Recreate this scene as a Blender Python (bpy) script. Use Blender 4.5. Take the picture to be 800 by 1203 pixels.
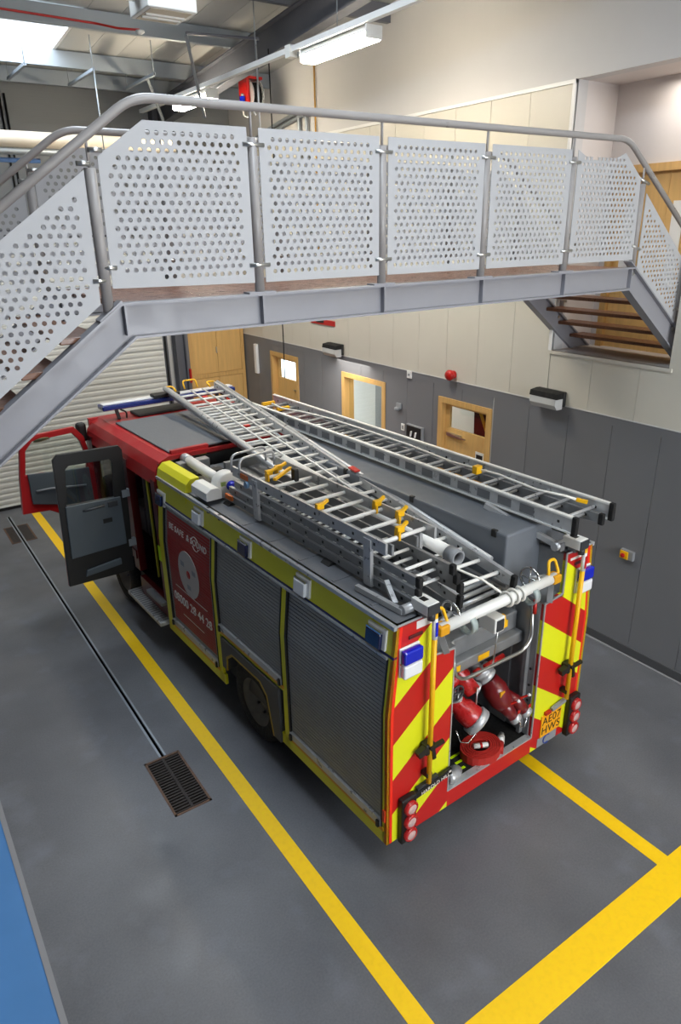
import bpy, bmesh, math, random
from mathutils import Vector, Matrix, Euler
random.seed(7)
for o in list(bpy.data.objects): bpy.data.objects.remove(o)
scene = bpy.context.scene
C = scene.collection
PI = math.pi

# ------------------------------------------------------------------ camera
cam_d = bpy.data.cameras.new('camera'); cam = bpy.data.objects.new('camera', cam_d); C.objects.link(cam)
cam_d.sensor_fit = 'VERTICAL'; cam_d.sensor_height = 36.0; cam_d.lens = 818.48 * 36.0 / 1203.0
cam_d.clip_start = .05; cam_d.clip_end = 200
cr = Vector((0.82546, -0.564216, -0.016623)); cu = Vector((0.224593, 0.301281, 0.926708)); cf = Vector((0.517855, 0.768694, -0.375415))
M = Matrix((cr, cu, -cf)).transposed().to_4x4(); M.translation = Vector((-3.9318, -3.4385, 5.0959))
cam.matrix_world = M
scene.camera = cam
# ------------------------------------------------------------------ world, exposure, daylight
scene.view_settings.view_transform = 'Standard'; scene.view_settings.look = 'None'
scene.view_settings.gamma = 1.0; scene.view_settings.use_curve_mapping = False
scene.view_settings.exposure = 0.36
w = bpy.data.worlds.new('sky'); scene.world = w; w.use_nodes = True
bg = w.node_tree.nodes['Background']; bg.inputs[0].default_value = (.80, .90, 1.0, 1); bg.inputs[1].default_value = 4.0

def area(name, loc, sx, sy, power, col, rot=(0, 0, 0)):
    d = bpy.data.lights.new(name, 'AREA'); d.shape = 'RECTANGLE'; d.size = sx; d.size_y = sy; d.energy = power; d.color = col
    o = bpy.data.objects.new(name, d); C.objects.link(o); o.location = loc; o.rotation_euler = rot
    return o

# ------------------------------------------------------------------ helpers
def lin(c):
    c = c / 255.0
    return c / 12.92 if c <= .04045 else ((c + .055) / 1.055) ** 2.4
def rgb(h):
    h = h.lstrip('#'); return (lin(int(h[0:2], 16)), lin(int(h[2:4], 16)), lin(int(h[4:6], 16)), 1.0)
MATS = {}
def mat(name, col, rough=.5, metal=0.0, noise=0.0, scale=8.0, bump=0.0, coat=0.0, stretch=None, emit=None, es=0.0, alpha=None, trans=0.0, spec=None):
    if name in MATS: return MATS[name]
    m = bpy.data.materials.new(name); m.use_nodes = True
    nt = m.node_tree; b = nt.nodes['Principled BSDF']
    b.inputs['Base Color'].default_value = rgb(col); b.inputs['Roughness'].default_value = rough; b.inputs['Metallic'].default_value = metal
    if coat: b.inputs['Coat Weight'].default_value = coat; b.inputs['Coat Roughness'].default_value = .12
    if trans: b.inputs['Transmission Weight'].default_value = trans
    if spec is not None: b.inputs['Specular IOR Level'].default_value = spec
    if emit: b.inputs['Emission Color'].default_value = rgb(emit); b.inputs['Emission Strength'].default_value = es
    if alpha is not None: b.inputs['Alpha'].default_value = alpha
    if noise or bump:
        tc = nt.nodes.new('ShaderNodeTexCoord'); n = nt.nodes.new('ShaderNodeTexNoise'); n.inputs['Scale'].default_value = scale; n.inputs['Detail'].default_value = 5
        src = tc.outputs['Object']
        if stretch:
            mp = nt.nodes.new('ShaderNodeMapping'); mp.inputs['Scale'].default_value = stretch; nt.links.new(src, mp.inputs[0]); src = mp.outputs[0]
        nt.links.new(src, n.inputs['Vector'])
        if noise:
            mr = nt.nodes.new('ShaderNodeMapRange'); mr.inputs['From Min'].default_value = .3; mr.inputs['From Max'].default_value = .7
            mr.inputs['To Min'].default_value = 1 - noise; mr.inputs['To Max'].default_value = 1 + noise
            nt.links.new(n.outputs[0], mr.inputs[0])
            mx = nt.nodes.new('ShaderNodeVectorMath'); mx.operation = 'SCALE'; mx.inputs[0].default_value = rgb(col)[:3]
            nt.links.new(mr.outputs[0], mx.inputs['Scale']); nt.links.new(mx.outputs[0], b.inputs['Base Color'])
            m2 = nt.nodes.new('ShaderNodeMapRange'); m2.inputs['From Min'].default_value = .3; m2.inputs['From Max'].default_value = .7
            m2.inputs['To Min'].default_value = max(.03, rough - .12); m2.inputs['To Max'].default_value = min(1, rough + .12)
            nt.links.new(n.outputs[0], m2.inputs[0]); nt.links.new(m2.outputs[0], b.inputs['Roughness'])
        if bump:
            bp = nt.nodes.new('ShaderNodeBump'); bp.inputs['Strength'].default_value = bump; bp.inputs['Distance'].default_value = .01
            nt.links.new(n.outputs[0], bp.inputs['Height']); nt.links.new(bp.outputs[0], b.inputs['Normal'])
    MATS[name] = m
    return m

class MB:
    def __init__(s): s.v = []; s.f = []; s.sm = []
    def add(s, vs, fs, smooth=False):
        b = len(s.v); s.v += [tuple(v) for v in vs]
        for f in fs: s.f.append(tuple(i + b for i in f)); s.sm.append(smooth)
        return s
    def box(s, x0, x1, y0, y1, z0, z1, c=0.0):
        if c > 0:  # chamfered box
            c = min(c, (x1-x0)*.49, (y1-y0)*.49, (z1-z0)*.49)
            bm = bmesh.new(); bmesh.ops.create_cube(bm, size=1)
            for v in bm.verts: v.co = Vector(((x0+x1)/2 + v.co.x*(x1-x0), (y0+y1)/2 + v.co.y*(y1-y0), (z0+z1)/2 + v.co.z*(z1-z0)))
            bmesh.ops.bevel(bm, geom=list(bm.edges), offset=c, segments=2, profile=.5, affect='EDGES', clamp_overlap=True)
            bm.verts.index_update(); s.add([v.co[:] for v in bm.verts], [[v.index for v in f.verts] for f in bm.faces]); bm.free(); return s
        return s.add([(x0,y0,z0),(x1,y0,z0),(x1,y1,z0),(x0,y1,z0),(x0,y0,z1),(x1,y0,z1),(x1,y1,z1),(x0,y1,z1)],
                     [(0,3,2,1),(4,5,6,7),(0,1,5,4),(1,2,6,5),(2,3,7,6),(3,0,4,7)])
    def bar(s, p, q, wd, ht, up=(0,0,1)):  # rectangular bar from p to q
        p, q = Vector(p), Vector(q); d = (q-p).normalized(); up = Vector(up)
        if abs(d.dot(up)) > .99: up = Vector((0,1,0))
        r = d.cross(up).normalized(); u = r.cross(d).normalized()
        vs = []
        for e in (p, q):
            for a, b in ((-1,-1),(1,-1),(1,1),(-1,1)): vs.append(e + r*(a*wd/2) + u*(b*ht/2))
        return s.add(vs, [(0,1,2,3),(7,6,5,4),(0,4,5,1),(1,5,6,2),(2,6,7,3),(3,7,4,0)])
    def cyl(s, p, q, r, n=12, r2=None, caps=True):
        p, q = Vector(p), Vector(q); r2 = r if r2 is None else r2
        d = (q-p).normalized(); a = d.orthogonal().normalized(); b = d.cross(a)
        vs = [p + (a*math.cos(t)+b*math.sin(t))*r for t in [2*PI*i/n for i in range(n)]] + [q + (a*math.cos(t)+b*math.sin(t))*r2 for t in [2*PI*i/n for i in range(n)]]
        s.add(vs, [(i, (i+1) % n, n+(i+1) % n, n+i) for i in range(n)], True)
        if caps:
            bb = len(s.v) - 2*n
            s.f.append(tuple(bb+i for i in reversed(range(n)))); s.sm.append(False)
            s.f.append(tuple(bb+n+i for i in range(n))); s.sm.append(False)
        return s
    def ring(s, p, q, ro, ri, n=20):  # hollow tube
        p, q = Vector(p), Vector(q); d = (q-p).normalized(); a = d.orthogonal().normalized(); b = d.cross(a)
        cs = [(a*math.cos(2*PI*i/n)+b*math.sin(2*PI*i/n)) for i in range(n)]
        vs = [p+c*ro for c in cs]+[q+c*ro for c in cs]+[q+c*ri for c in cs]+[p+c*ri for c in cs]
        for k in range(4):
            s.add([], [])
        base = len(s.v); s.v += [tuple(v) for v in vs]
        for k in range(4):
            k2 = (k+1) % 4
            for i in range(n):
                j = (i+1) % n
                s.f.append((base+k*n+i, base+k*n+j, base+k2*n+j, base+k2*n+i)); s.sm.append(k in (0, 2))
        return s
    def tube(s, pts, r, n=10, closed=False, caps=True):
        pts = [Vector(p) for p in pts]; m = len(pts); rings = []
        ref = None
        for i in range(m):
            if closed: t = (pts[(i+1) % m]-pts[i-1]).normalized()
            else: t = (pts[min(i+1, m-1)]-pts[max(i-1, 0)]).normalized()
            if ref is None: ref = t.orthogonal().normalized()
            a = (ref - t*ref.dot(t)); a = a.normalized() if a.length > 1e-6 else t.orthogonal().normalized(); ref = a; b = t.cross(a)
            rr = r[i] if isinstance(r, (list, tuple)) else r
            rings.append([pts[i]+(a*math.cos(2*PI*k/n)+b*math.sin(2*PI*k/n))*rr for k in range(n)])
        vs = [v for rg in rings for v in rg]; fs = []
        for i in range(m if closed else m-1):
            j = (i+1) % m
            for k in range(n): fs.append((i*n+k, i*n+(k+1) % n, j*n+(k+1) % n, j*n+k))
        s.add(vs, fs, True)
        if not closed and caps:
            b0 = len(s.v)-m*n
            s.f.append(tuple(b0+k for k in reversed(range(n)))); s.sm.append(False)
            s.f.append(tuple(b0+(m-1)*n+k for k in range(n))); s.sm.append(False)
        return s
    def prism(s, poly, axis, a, b):  # poly = 2D points in the other two axes (order x,y,z without axis)
        n = len(poly)
        def P(u, v, t): return {'x': (t,u,v), 'y': (u,t,v), 'z': (u,v,t)}[axis]
        return s.add([P(u,v,a) for u, v in poly]+[P(u,v,b) for u, v in poly],
                     [tuple(range(n)), tuple(range(2*n-1, n-1, -1))]+[(i, n+i, n+(i+1) % n, (i+1) % n) for i in range(n)])
    def lathe(s, prof, p, d, n=20):  # prof = [(r, h)], axis from p along d
        p = Vector(p); d = Vector(d).normalized(); a = d.orthogonal().normalized(); b = d.cross(a)
        vs = []
        for r, h in prof:
            for k in range(n): vs.append(p + d*h + (a*math.cos(2*PI*k/n)+b*math.sin(2*PI*k/n))*max(r, 1e-4))
        fs = [(i*n+k, i*n+(k+1) % n, (i+1)*n+(k+1) % n, (i+1)*n+k) for i in range(len(prof)-1) for k in range(n)]
        return s.add(vs, fs, True)
    def build(s, name, m, parent=None, bevel=0.0):
        me = bpy.data.meshes.new(name); me.from_pydata(s.v, [], s.f); me.validate()
        bm = bmesh.new(); bm.from_mesh(me); bmesh.ops.recalc_face_normals(bm, faces=bm.faces); bm.to_mesh(me); bm.free()
        if len(me.polygons) == len(s.sm): me.polygons.foreach_set('use_smooth', s.sm)
        me.materials.append(m)
        o = bpy.data.objects.new(name, me); C.objects.link(o)
        if parent: o.parent = parent
        if bevel:
            bv = o.modifiers.new('bevel', 'BEVEL'); bv.width = bevel; bv.segments = 2; bv.limit_method = 'ANGLE'
        return o
def tag(o, label, cat, group=None):
    o['label'] = label; o['category'] = cat
    if group: o['group'] = group
    return o
def struct(o): o['kind'] = 'structure'; return o
def empty(name, loc=(0,0,0), rot=(0,0,0), parent=None):
    o = bpy.data.objects.new(name, None); C.objects.link(o); o.location = loc; o.rotation_euler = rot; o.empty_display_size = .1
    if parent: o.parent = parent
    return o
def share(o, parent, loc=(0,0,0), rot=(0,0,0)):
    c = o.copy(); C.objects.link(c); c.parent = parent; c.location = loc; c.rotation_euler = rot; return c
def text(name, body, size, m, parent, mtx, ext=.002, align='CENTER', space=1.0):
    cv = bpy.data.curves.new(name, 'FONT'); cv.body = body; cv.size = size; cv.align_x = align; cv.align_y = 'CENTER'; cv.extrude = ext; cv.space_character = space
    t = bpy.data.objects.new('tmp', cv); C.objects.link(t)
    me = bpy.data.meshes.new_from_object(t.evaluated_get(bpy.context.evaluated_depsgraph_get()))
    bpy.data.objects.remove(t)
    me.materials.clear(); me.materials.append(m)
    o = bpy.data.objects.new(name, me); C.objects.link(o); o.parent = parent; o.matrix_local = mtx
    return o
def arc(c, r, a0, a1, n, ax=0, ay=2):  # points of an arc in plane (ax, ay)
    out = []
    for i in range(n+1):
        a = a0+(a1-a0)*i/n; p = list(c); p[ax] += r*math.cos(a); p[ay] += r*math.sin(a); out.append(tuple(p))
    return out
def roundpath(pts, r, n=4):
    pts = [Vector(p) for p in pts]; out = [pts[0]]
    for i in range(1, len(pts)-1):
        a = (pts[i-1]-pts[i]); b = (pts[i+1]-pts[i]); rr = min(r, a.length*.45, b.length*.45)
        p0 = pts[i]+a.normalized()*rr; p1 = pts[i]+b.normalized()*rr
        for k in range(n+1):
            t = k/n; out.append(p0*(1-t)**2+pts[i]*2*t*(1-t)+p1*t*t)
    out.append(pts[-1]); return out

# ------------------------------------------------------------------ materials
m_floor = mat('floor_epoxy', '#5c5e66', .42, noise=.10, scale=1.3)
def floor_material():
    m = bpy.data.materials.new('grey_floor_coating'); m.use_nodes = True; nt = m.node_tree; b = nt.nodes['Principled BSDF']
    g = nt.nodes.new('ShaderNodeNewGeometry')
    def N(sc, det):
        n = nt.nodes.new('ShaderNodeTexNoise'); n.inputs['Scale'].default_value = sc; n.inputs['Detail'].default_value = det; nt.links.new(g.outputs['Position'], n.inputs['Vector']); return n
    n1, n2, n3 = N(.9, 6), N(60, 3), N(2.3, 8)
    r = nt.nodes.new('ShaderNodeValToRGB'); r.color_ramp.elements[0].position = .33; r.color_ramp.elements[0].color = rgb('#5a5c61'); r.color_ramp.elements[1].position = .68; r.color_ramp.elements[1].color = rgb('#6d6f74')
    nt.links.new(n1.outputs[0], r.inputs[0])
    mx = nt.nodes.new('ShaderNodeMix'); mx.data_type = 'RGBA'; mx.blend_type = 'OVERLAY'; mx.inputs[0].default_value = .25
    nt.links.new(r.outputs[0], mx.inputs[6]); nt.links.new(n2.outputs[0], mx.inputs[7])
    # pale scuffed wear patches with a shape of their own
    r3 = nt.nodes.new('ShaderNodeValToRGB'); r3.color_ramp.elements[0].position = .56; r3.color_ramp.elements[0].color = (0,0,0,1); r3.color_ramp.elements[1].position = .78; r3.color_ramp.elements[1].color = (.35,.35,.35,1)
    nt.links.new(n3.outputs[0], r3.inputs[0])
    m2 = nt.nodes.new('ShaderNodeMix'); m2.data_type = 'RGBA'; m2.inputs[7].default_value = rgb('#858b98')
    nt.links.new(r3.outputs[0], m2.inputs[0]); nt.links.new(mx.outputs[2], m2.inputs[6]); nt.links.new(m2.outputs[2], b.inputs['Base Color'])
    rr = nt.nodes.new('ShaderNodeMapRange'); rr.inputs['From Min'].default_value = .3; rr.inputs['From Max'].default_value = .7; rr.inputs['To Min'].default_value = .30; rr.inputs['To Max'].default_value = .5
    nt.links.new(n3.outputs[0], rr.inputs[0]); nt.links.new(rr.outputs[0], b.inputs['Roughness'])
    bp = nt.nodes.new('ShaderNodeBump'); bp.inputs['Strength'].default_value = .06; bp.inputs['Distance'].default_value = .003; nt.links.new(n2.outputs[0], bp.inputs['Height']); nt.links.new(bp.outputs[0], b.inputs['Normal'])
    return m
m_floor = floor_material()
m_line = mat('yellow_line_paint', '#ffd000', .5, noise=.05, scale=20)
m_black = mat('black_plastic', '#131313', .45)
m_rubber = mat('black_rubber', '#101011', .8, noise=.1, scale=30)
m_dwall = mat('dark_grey_cladding', '#75767a', .55, noise=.03, scale=3)
m_cwall = mat('cream_cladding', '#cfcbbf', .5, noise=.02, scale=2)
m_plaster = mat('grey_plaster', '#cccbca', .7, noise=.02, scale=2)
m_recess = mat('white_plaster', '#d9d3d0', .75, noise=.02, scale=3)
m_joint = mat('dark_joint', '#4a4b4e', .7)
m_cjoint = mat('cream_joint', '#9a968a', .7)
m_trimg = mat('grey_trim', '#8b8c90', .5)
m_white = mat('white_paint', '#e8e8e6', .45)
m_whitem = mat('white_door_panel', '#d6d7d2', .5, noise=.02, scale=5)
m_wood = mat('light_oak_wood', '#cfa565', .45, noise=.10, scale=5, stretch=(6, 6, .5))
m_woodp = mat('light_oak_panel', '#d8ae6c', .45, noise=.08, scale=4, stretch=(5, 5, .4))
m_steel = mat('grey_painted_steel', '#8f8f95', .42, noise=.03, scale=6)
m_post = mat('taupe_painted_steel', '#9a9694', .38, noise=.02, scale=6)
m_panel = mat('light_grey_perforated_sheet', '#b2b3b6', .5)
m_stain = mat('stainless_pin', '#c9c9c6', .3, 1.0)
m_deck = mat('brown_deck_board', '#8a5f4a', .32, noise=.12, scale=12, stretch=(1, 6, 1))
m_tread = mat('dark_brown_tread', '#7d5238', .38, noise=.15, scale=12, stretch=(1, 6, 1))
m_galv = mat('galvanised_steel', '#9ea6ad', .42, .5)
m_dsteel = mat('dark_grey_steel', '#5c5e66', .5, noise=.04, scale=4)
m_roof = mat('white_roof_sheet', '#bdbdb9', .55, noise=.03, scale=3)
m_grate = mat('worn_iron_grate', '#3b3533', .6, .4, noise=.3, scale=25)
m_rust = mat('rusty_frame', '#6b5344', .75, .2, noise=.35, scale=18)
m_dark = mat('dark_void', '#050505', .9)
m_alu = mat('aluminium', '#bfc1c3', .36, .45, noise=.06, scale=14)
m_alud = mat('dull_aluminium', '#8f9193', .42, .45, noise=.10, scale=10)
m_red = mat('red_paint', '#a81216', .42, coat=.12, noise=.03, scale=3)
m_dred = mat('dark_red_paint', '#560c0e', .35, coat=.3)
m_redplain = mat('red_plastic', '#b81712', .35)
m_hiv = mat('hi_vis_yellow', '#dfe01c', .42)
m_siv = mat('side_yellow', '#d9d51c', .38, coat=.2)
m_orange = mat('orange_reflective', '#e8431a', .4)
m_amber = mat('amber_tape', '#d99a17', .4)
m_blue = mat('blue_lens', '#1022b8', .12, coat=.6)
m_dblue = mat('navy_lens', '#0f1640', .12, coat=.6)
m_chrome = mat('chrome', '#d8d8d8', .15, 1.0)
m_shut = mat('shutter_aluminium', '#929290', .45, .3, noise=.04, scale=6)
m_rgrey = mat('roof_grey_antislip', '#63666b', .7, noise=.06, scale=60, bump=.1)
m_grey = mat('grey_plastic', '#8b8e92', .5)
m_dgrey = mat('charcoal_plastic', '#303236', .5)
m_pocket = mat('blue_grey_door_card', '#4e575d', .5, noise=.04, scale=10)
m_yellow = mat('yellow_plastic', '#f0b70c', .4)
m_wpaint = mat('white_gloss', '#e4e4e0', .35)
m_hose = mat('red_hose', '#b3271f', .6, noise=.1, scale=30)
m_redpump = mat('pump_red', '#b21d1e', .3, coat=.3, noise=.05, scale=20)
m_dpump = mat('pump_maroon', '#6e1418', .3, coat=.3)
m_glass = mat('dark_tinted_glass', '#2b302e', .06, 0, alpha=.55)
m_lamp = mat('white_lens', '#e8ebee', .15, coat=.5)
m_lime = mat('lime_tape', '#c8f000', .4)
m_bluef = mat('blue_floor_paint', '#4a82bf', .45, noise=.06, scale=2)
m_rope = mat('white_rope', '#e6e4dc', .8)
def glass_mat():
    m = bpy.data.materials.new('clear_pane'); m.use_nodes = True; nt = m.node_tree
    nt.nodes.remove(nt.nodes['Principled BSDF'])
    t = nt.nodes.new('ShaderNodeBsdfTransparent'); g = nt.nodes.new('ShaderNodeBsdfGlossy'); g.inputs['Roughness'].default_value = .03
    mx = nt.nodes.new('ShaderNodeMixShader'); mx.inputs[0].default_value = .07; t.inputs[0].default_value = (.93, .95, .93, 1)
    nt.links.new(t.outputs[0], mx.inputs[1]); nt.links.new(g.outputs[0], mx.inputs[2]); nt.links.new(mx.outputs[0], nt.nodes['Material Output'].inputs[0]); return m
m_pane = glass_mat()

# ------------------------------------------------------------------ the building
XW, YB, XL, YF = 3.294, 11.1, -8.5, -9.0
CHX = (-2.285, -2.232)
b = MB()
xs = [XL, -2.464, CHX[0], CHX[1], -2.089, XW]; ys = [YF, 1.61, 2.46, 10.65, YB]
for i in range(5):
    for j in range(4):
        if i == 2 and j == 2: continue                 # slot of the drain channel
        if j == 1 and 1 <= i <= 3: continue            # pit of the drain grate
        b.add([(xs[i],ys[j],0),(xs[i+1],ys[j],0),(xs[i+1],ys[j+1],0),(xs[i],ys[j+1],0)], [(0,1,2,3)])
floor = struct(b.build('floor', m_floor))
def slot(x0, x1, y0, y1, z): return MB().add([(x0,y0,0),(x1,y0,0),(x1,y1,0),(x0,y1,0),(x0,y0,z),(x1,y0,z),(x1,y1,z),(x0,y1,z)], [(4,5,6,7),(0,1,5,4),(1,2,6,5),(2,3,7,6),(3,0,4,7)])
# drain channel
dr = empty('drain_channel', (0,0,0)); tag(dr, 'long narrow black slot drain with steel edges running to the white sectional door', 'drain')
slot(CHX[0], CHX[1], 2.46, 10.65, -.12).build('channel_trough', m_dark, dr)
for x in CHX: MB().box(x-.011, x+.011, 2.47, 10.65, -.03, .004).build('edge_strip', m_galv, dr)
# drain grates
def grate(y0, y1, label, bars=True):
    r = empty('drain_grate'); tag(r, label, 'drain grate')
    x0, x1 = -2.464, -2.089
    slot(x0, x1, y0, y1, -.15).build('pit', m_dark, r) if bars else None
    f = MB(); t = .022
    for a in ((x0,x0+t,y0,y1),(x1-t,x1,y0,y1),(x0,x1,y0,y0+t),(x0,x1,y1-t,y1)): f.box(a[0],a[1],a[2],a[3],-.05,.005)
    f.build('frame', m_rust, r)
    xm = (x0+x1)/2; MB().box(xm-.013, xm+.013, y0+t, y1-t, -.04, .003).build('centre_bar', m_grate, r)
    n = 21; first = None
    for k in range(n):
        y = y0+t+(y1-y0-2*t)*(k+.5)/n
        if first is None: first = MB().box(x0+t, x1-t, -.0085, .0085, -.04, .0).build('bar', m_grate, r); first.location.y = y
        else: share(first, r, (0, y, 0))
    return r
grate(1.61, 2.46, 'rusty iron drain grate at the end of the slot drain beside the yellow line')
r = empty('drain_cover'); tag(r, 'dark worn drain cover set in the slot drain near the sectional door', 'drain cover')
MB().box(-2.43, -2.298, 9.25, 10.05, 0, .005).build('plate', m_grate, r); MB().box(-2.219, -2.06, 9.25, 10.05, 0, .005).build('plate', m_grate, r)
f = MB()
for a in ((-2.46,-2.43,9.22,10.08),(-2.06,-2.03,9.22,10.08),(-2.46,-2.298,9.22,9.25),(-2.219,-2.03,9.22,9.25),(-2.46,-2.298,10.05,10.08),(-2.219,-2.03,10.05,10.08)): f.box(*a,0,.006)
f.build('rim', m_rust, r)
# floor lines
tag(MB().box(-1.848, -1.697, -1.289, 10.9, 0, .003).build('floor_line', m_line), 'long yellow floor line between the slot drain and the fire engine', 'floor line')
tag(MB().box(.729, .88, -1.289, 7.5, 0, .003).build('floor_line', m_line), 'yellow floor line disappearing under the rear of the fire engine', 'floor line')
tag(MB().box(-1.848, XW-.4, -1.58, -1.289, 0, .003).build('floor_line', m_line), 'wide yellow floor line across the end of the parking bay', 'floor line')
# blue walkway
r = empty('blue_walkway'); tag(r, 'blue floor covering with a light grey edging strip', 'floor covering')
MB().box(-6.4, -3.83, -6, 4.4, 0, .012).build('covering', m_bluef, r); MB().box(-3.83, -3.785, -6, 4.4, 0, .018).build('edging_strip', m_trimg, r)

# right wall: solid backing with openings, cladding panels in front
DZ = 2.972
openings = [(8.71, 9.84, 0, 2.74), (5.85, 7.15, .9, 2.69), (3.39, 4.50, 0, 2.70), (.84, 2.45, 3.64, 6.6)]
def wallgrid(x0, x1, oy, ya, yb, za, zb):
    b = MB(); Y = sorted({ya, yb, *[v for o in oy for v in o[:2]]}); Z = sorted({za, zb, *[v for o in oy for v in o[2:]]})
    for i in range(len(Y)-1):
        for j in range(len(Z)-1):
            yc, zc = (Y[i]+Y[i+1])/2, (Z[j]+Z[j+1])/2
            if any(o[0] < yc < o[1] and o[2] < zc < o[3] for o in oy): continue
            b.box(x0, x1, Y[i], Y[i+1], Z[j], Z[j+1])
    return b
wr = struct(wallgrid(XW+.012, XW+.2, openings, YF, YB+.2, 0, 9.6).build('wall_right', m_plaster))
def clip_panels(y0, y1, z0, z1):
    """panel rectangle minus openings, as list of rectangles"""
    rects = [(y0, y1, z0, z1)]
    for o in openings:
        out = []
        for (a, b_, c, d) in rects:
            if o[1] <= a or o[0] >= b_ or o[3] <= c or o[2] >= d: out.append((a, b_, c, d)); continue
            if a < o[0]: out.append((a, o[0], c, d))
            if b_ > o[1]: out.append((o[1], b_, c, d))
            aa, bb = max(a, o[0]), min(b_, o[1])
            if d > o[3]: out.append((aa, bb, o[3], d))
            if c < o[2]: out.append((aa, bb, c, o[2]))
        rects = out
    return [q for q in rects if q[1]-q[0] > .03 and q[3]-q[2] > .03]
y = .8-.64*15
while y < YB-.05:
    y1 = min(y+.64, YB)
    if y1 > YF:
        for q in clip_panels(max(y, YF)+.004, y1-.004, .12, DZ-.10):
            MB().box(XW, XW+.012, *q).build('lower_panel', m_dwall, wr)
    y = y+.64
y = 2.46-.32*36
while y < YB-.05:
    y1 = min(y+.64, YB)
    if y1 > YF:
        for q in clip_panels(max(y, YF)+.003, y1-.003, DZ+.012, 6.56):
            MB().box(XW, XW+.012, *q).build('upper_panel', m_cwall, wr)
    y = y+.64
MB().box(XW-.004, XW+.012, YF, YB, DZ-.10, DZ).build('dado_band', m_dwall, wr)
MB().box(XW-.012, XW+.012, YF, YB, DZ, DZ+.012).build('dado_strip', mat('pale_strip', '#c9c9c9', .4), wr)
for a in ((YF, .84), (2.45, YB)): MB().box(XW-.02, XW+.012, *a, 6.56, 6.6).build('head_trim', m_white, wr)
MB().box(XW-.015, XW+.03, 2.45, 2.49, 3.62, 6.6).build('corner_trim', m_white, wr)
MB().box(XW-.02, XW+.03, .80, 2.49, 3.60, 3.64).build('sill_trim', m_cwall, wr)
bb = struct(MB().box(XW-.018, XW+.012, YF, 3.39, 0, .12).box(XW-.018, XW+.012, 4.5, 8.71, 0, .12).box(XW-.018, XW+.012, 9.84, YB, 0, .12).build('baseboard_right', m_joint))
struct(MB().box(XW-.05, XW-.018, YF, YB, 0, .012).build('trim_1', m_trimg))
# recess behind the stair opening
rec = struct(MB().box(XW+.2, 4.05, .3, 2.45, 3.52, 3.64).box(XW+.2, 4.2, 2.45, 2.6, 3.5, 6.75).box(XW+.2, 4.2, .2, .3, 3.5, 6.75).box(XW+.2, 4.05, .3, 2.45, 6.6, 6.75).build('wall_recess', m_recess))
b = wallgrid(4.05, 4.2, [(.95, 2.35, 3.64, 5.74)], .3, 2.45, 3.5, 6.75); MB_o = b.build('back_face', m_recess, rec)
# rooms behind the wall doors
bk = struct(MB().box(5.2, 5.3, 2.6, YB, 0, 3).build('wall_room', m_whitem))
struct(MB().box(XW+.005, 5.2, 2.6, YB, -.06, -.001).box(XW+.2, 5.2, 2.6, YB, 3.0, 3.05).box(XW+.2, 5.2, 2.5, 2.6, 0, 3).build('trim_2', m_recess))
area('room_lamp', (4.3, 6.8, 2.9), 6, 1.0, 85, (1, .95, .86))
area('recess_lamp', (3.7, 1.3, 6.55), .5, .9, 9, (1, .93, .85))

def framed(name, y0, y1, z0, z1, x0=XW-.02, x1=XW+.2, fw=.09):
    r = struct(empty(name, ((x0+x1)/2, (y0+y1)/2, z0)))
    def P(b, nm, m, par=r):
        o = b.build(nm, m, par if par is not None else r); return o
    return r, x0-(x0+x1)/2, x1-(x0+x1)/2, y0-(y0+y1)/2, y1-(y0+y1)/2, z1-z0
def wood_frame(r, xa, xb, ya, yb, h, fw=.085, sill=False):
    MB().box(xa, xb, ya, ya+fw, 0, h).build('jamb', m_wood, r); MB().box(xa, xb, yb-fw, yb, 0, h).build('jamb', m_wood, r)
    MB().box(xa, xb, ya+fw, yb-fw, h-fw, h).build('head', m_wood, r)
    if sill: MB().box(xa, xb, ya+fw, yb-fw, 0, fw).build('sill', m_wood, r)
def leaf(r, ya, yb, h, glass=(1.0, .4), x=.02, t=.045):
    """door leaf with a glazed top light; glass=(bottom z, top margin)"""
    st = .09; g0, g1 = glass
    d = MB()
    d.box(x, x+t, ya, ya+st, 0, h); d.box(x, x+t, yb-st, yb, 0, h); d.box(x, x+t, ya+st, yb-st, h-g1, h); d.box(x, x+t, ya+st, yb-st, 0, g0)
    o = d.build('leaf', m_woodp, r)
    MB().box(x+.018, x+.026, ya+st, yb-st, g0, h-g1).build('pane', m_pane, o)
    return o
r, xa, xb, ya, yb, h = framed('door_1', 8.71, 9.84, 0, 2.74); wood_frame(r, xa, xb, ya, yb, h)
o = leaf(r, ya+.085, yb-.085, h-.085, (2.2, .07), x=.0); MB().box(-.03, 0, ya+.2, ya+.34, 2.0, 2.02).build('handle', m_stain, o)
r, xa, xb, ya, yb, h = framed('window_1', 5.85, 7.15, .9, 2.69); wood_frame(r, xa, xb, ya, yb, h, sill=True)
MB().box(-.0, .008, ya+.085, yb-.085, .085, h-.085).build('pane', m_pane, r)
MB().box(.9, .95, .65, .95, .4, 1.35).build('wall_cabinet', m_galv, r)
r, xa, xb, ya, yb, h = framed('door_2', 3.39, 4.50, 0, 2.70); wood_frame(r, xa, xb, ya, yb, h)
o = leaf(r, ya+.085, yb-.085, h-.085, (2.22, .05), x=-.02)
c = MB(); c.box(-.06, -.02, .10, .40, 2.10, 2.15); c.cyl((-.05, .25, 2.13), (-.09, .25, 2.13), .012); c.bar((-.085, .25, 2.14), (-.075, -.03, 2.12), .02, .02); c.build('door_closer', m_stain, o)
MB().box(-.026, -.02, ya+.17, ya+.34, 1.72, 1.98).build('notice', m_white, o); MB().box(-.029, -.026, ya+.19, ya+.32, 1.76, 1.94).build('notice_print', m_black, o)
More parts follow.
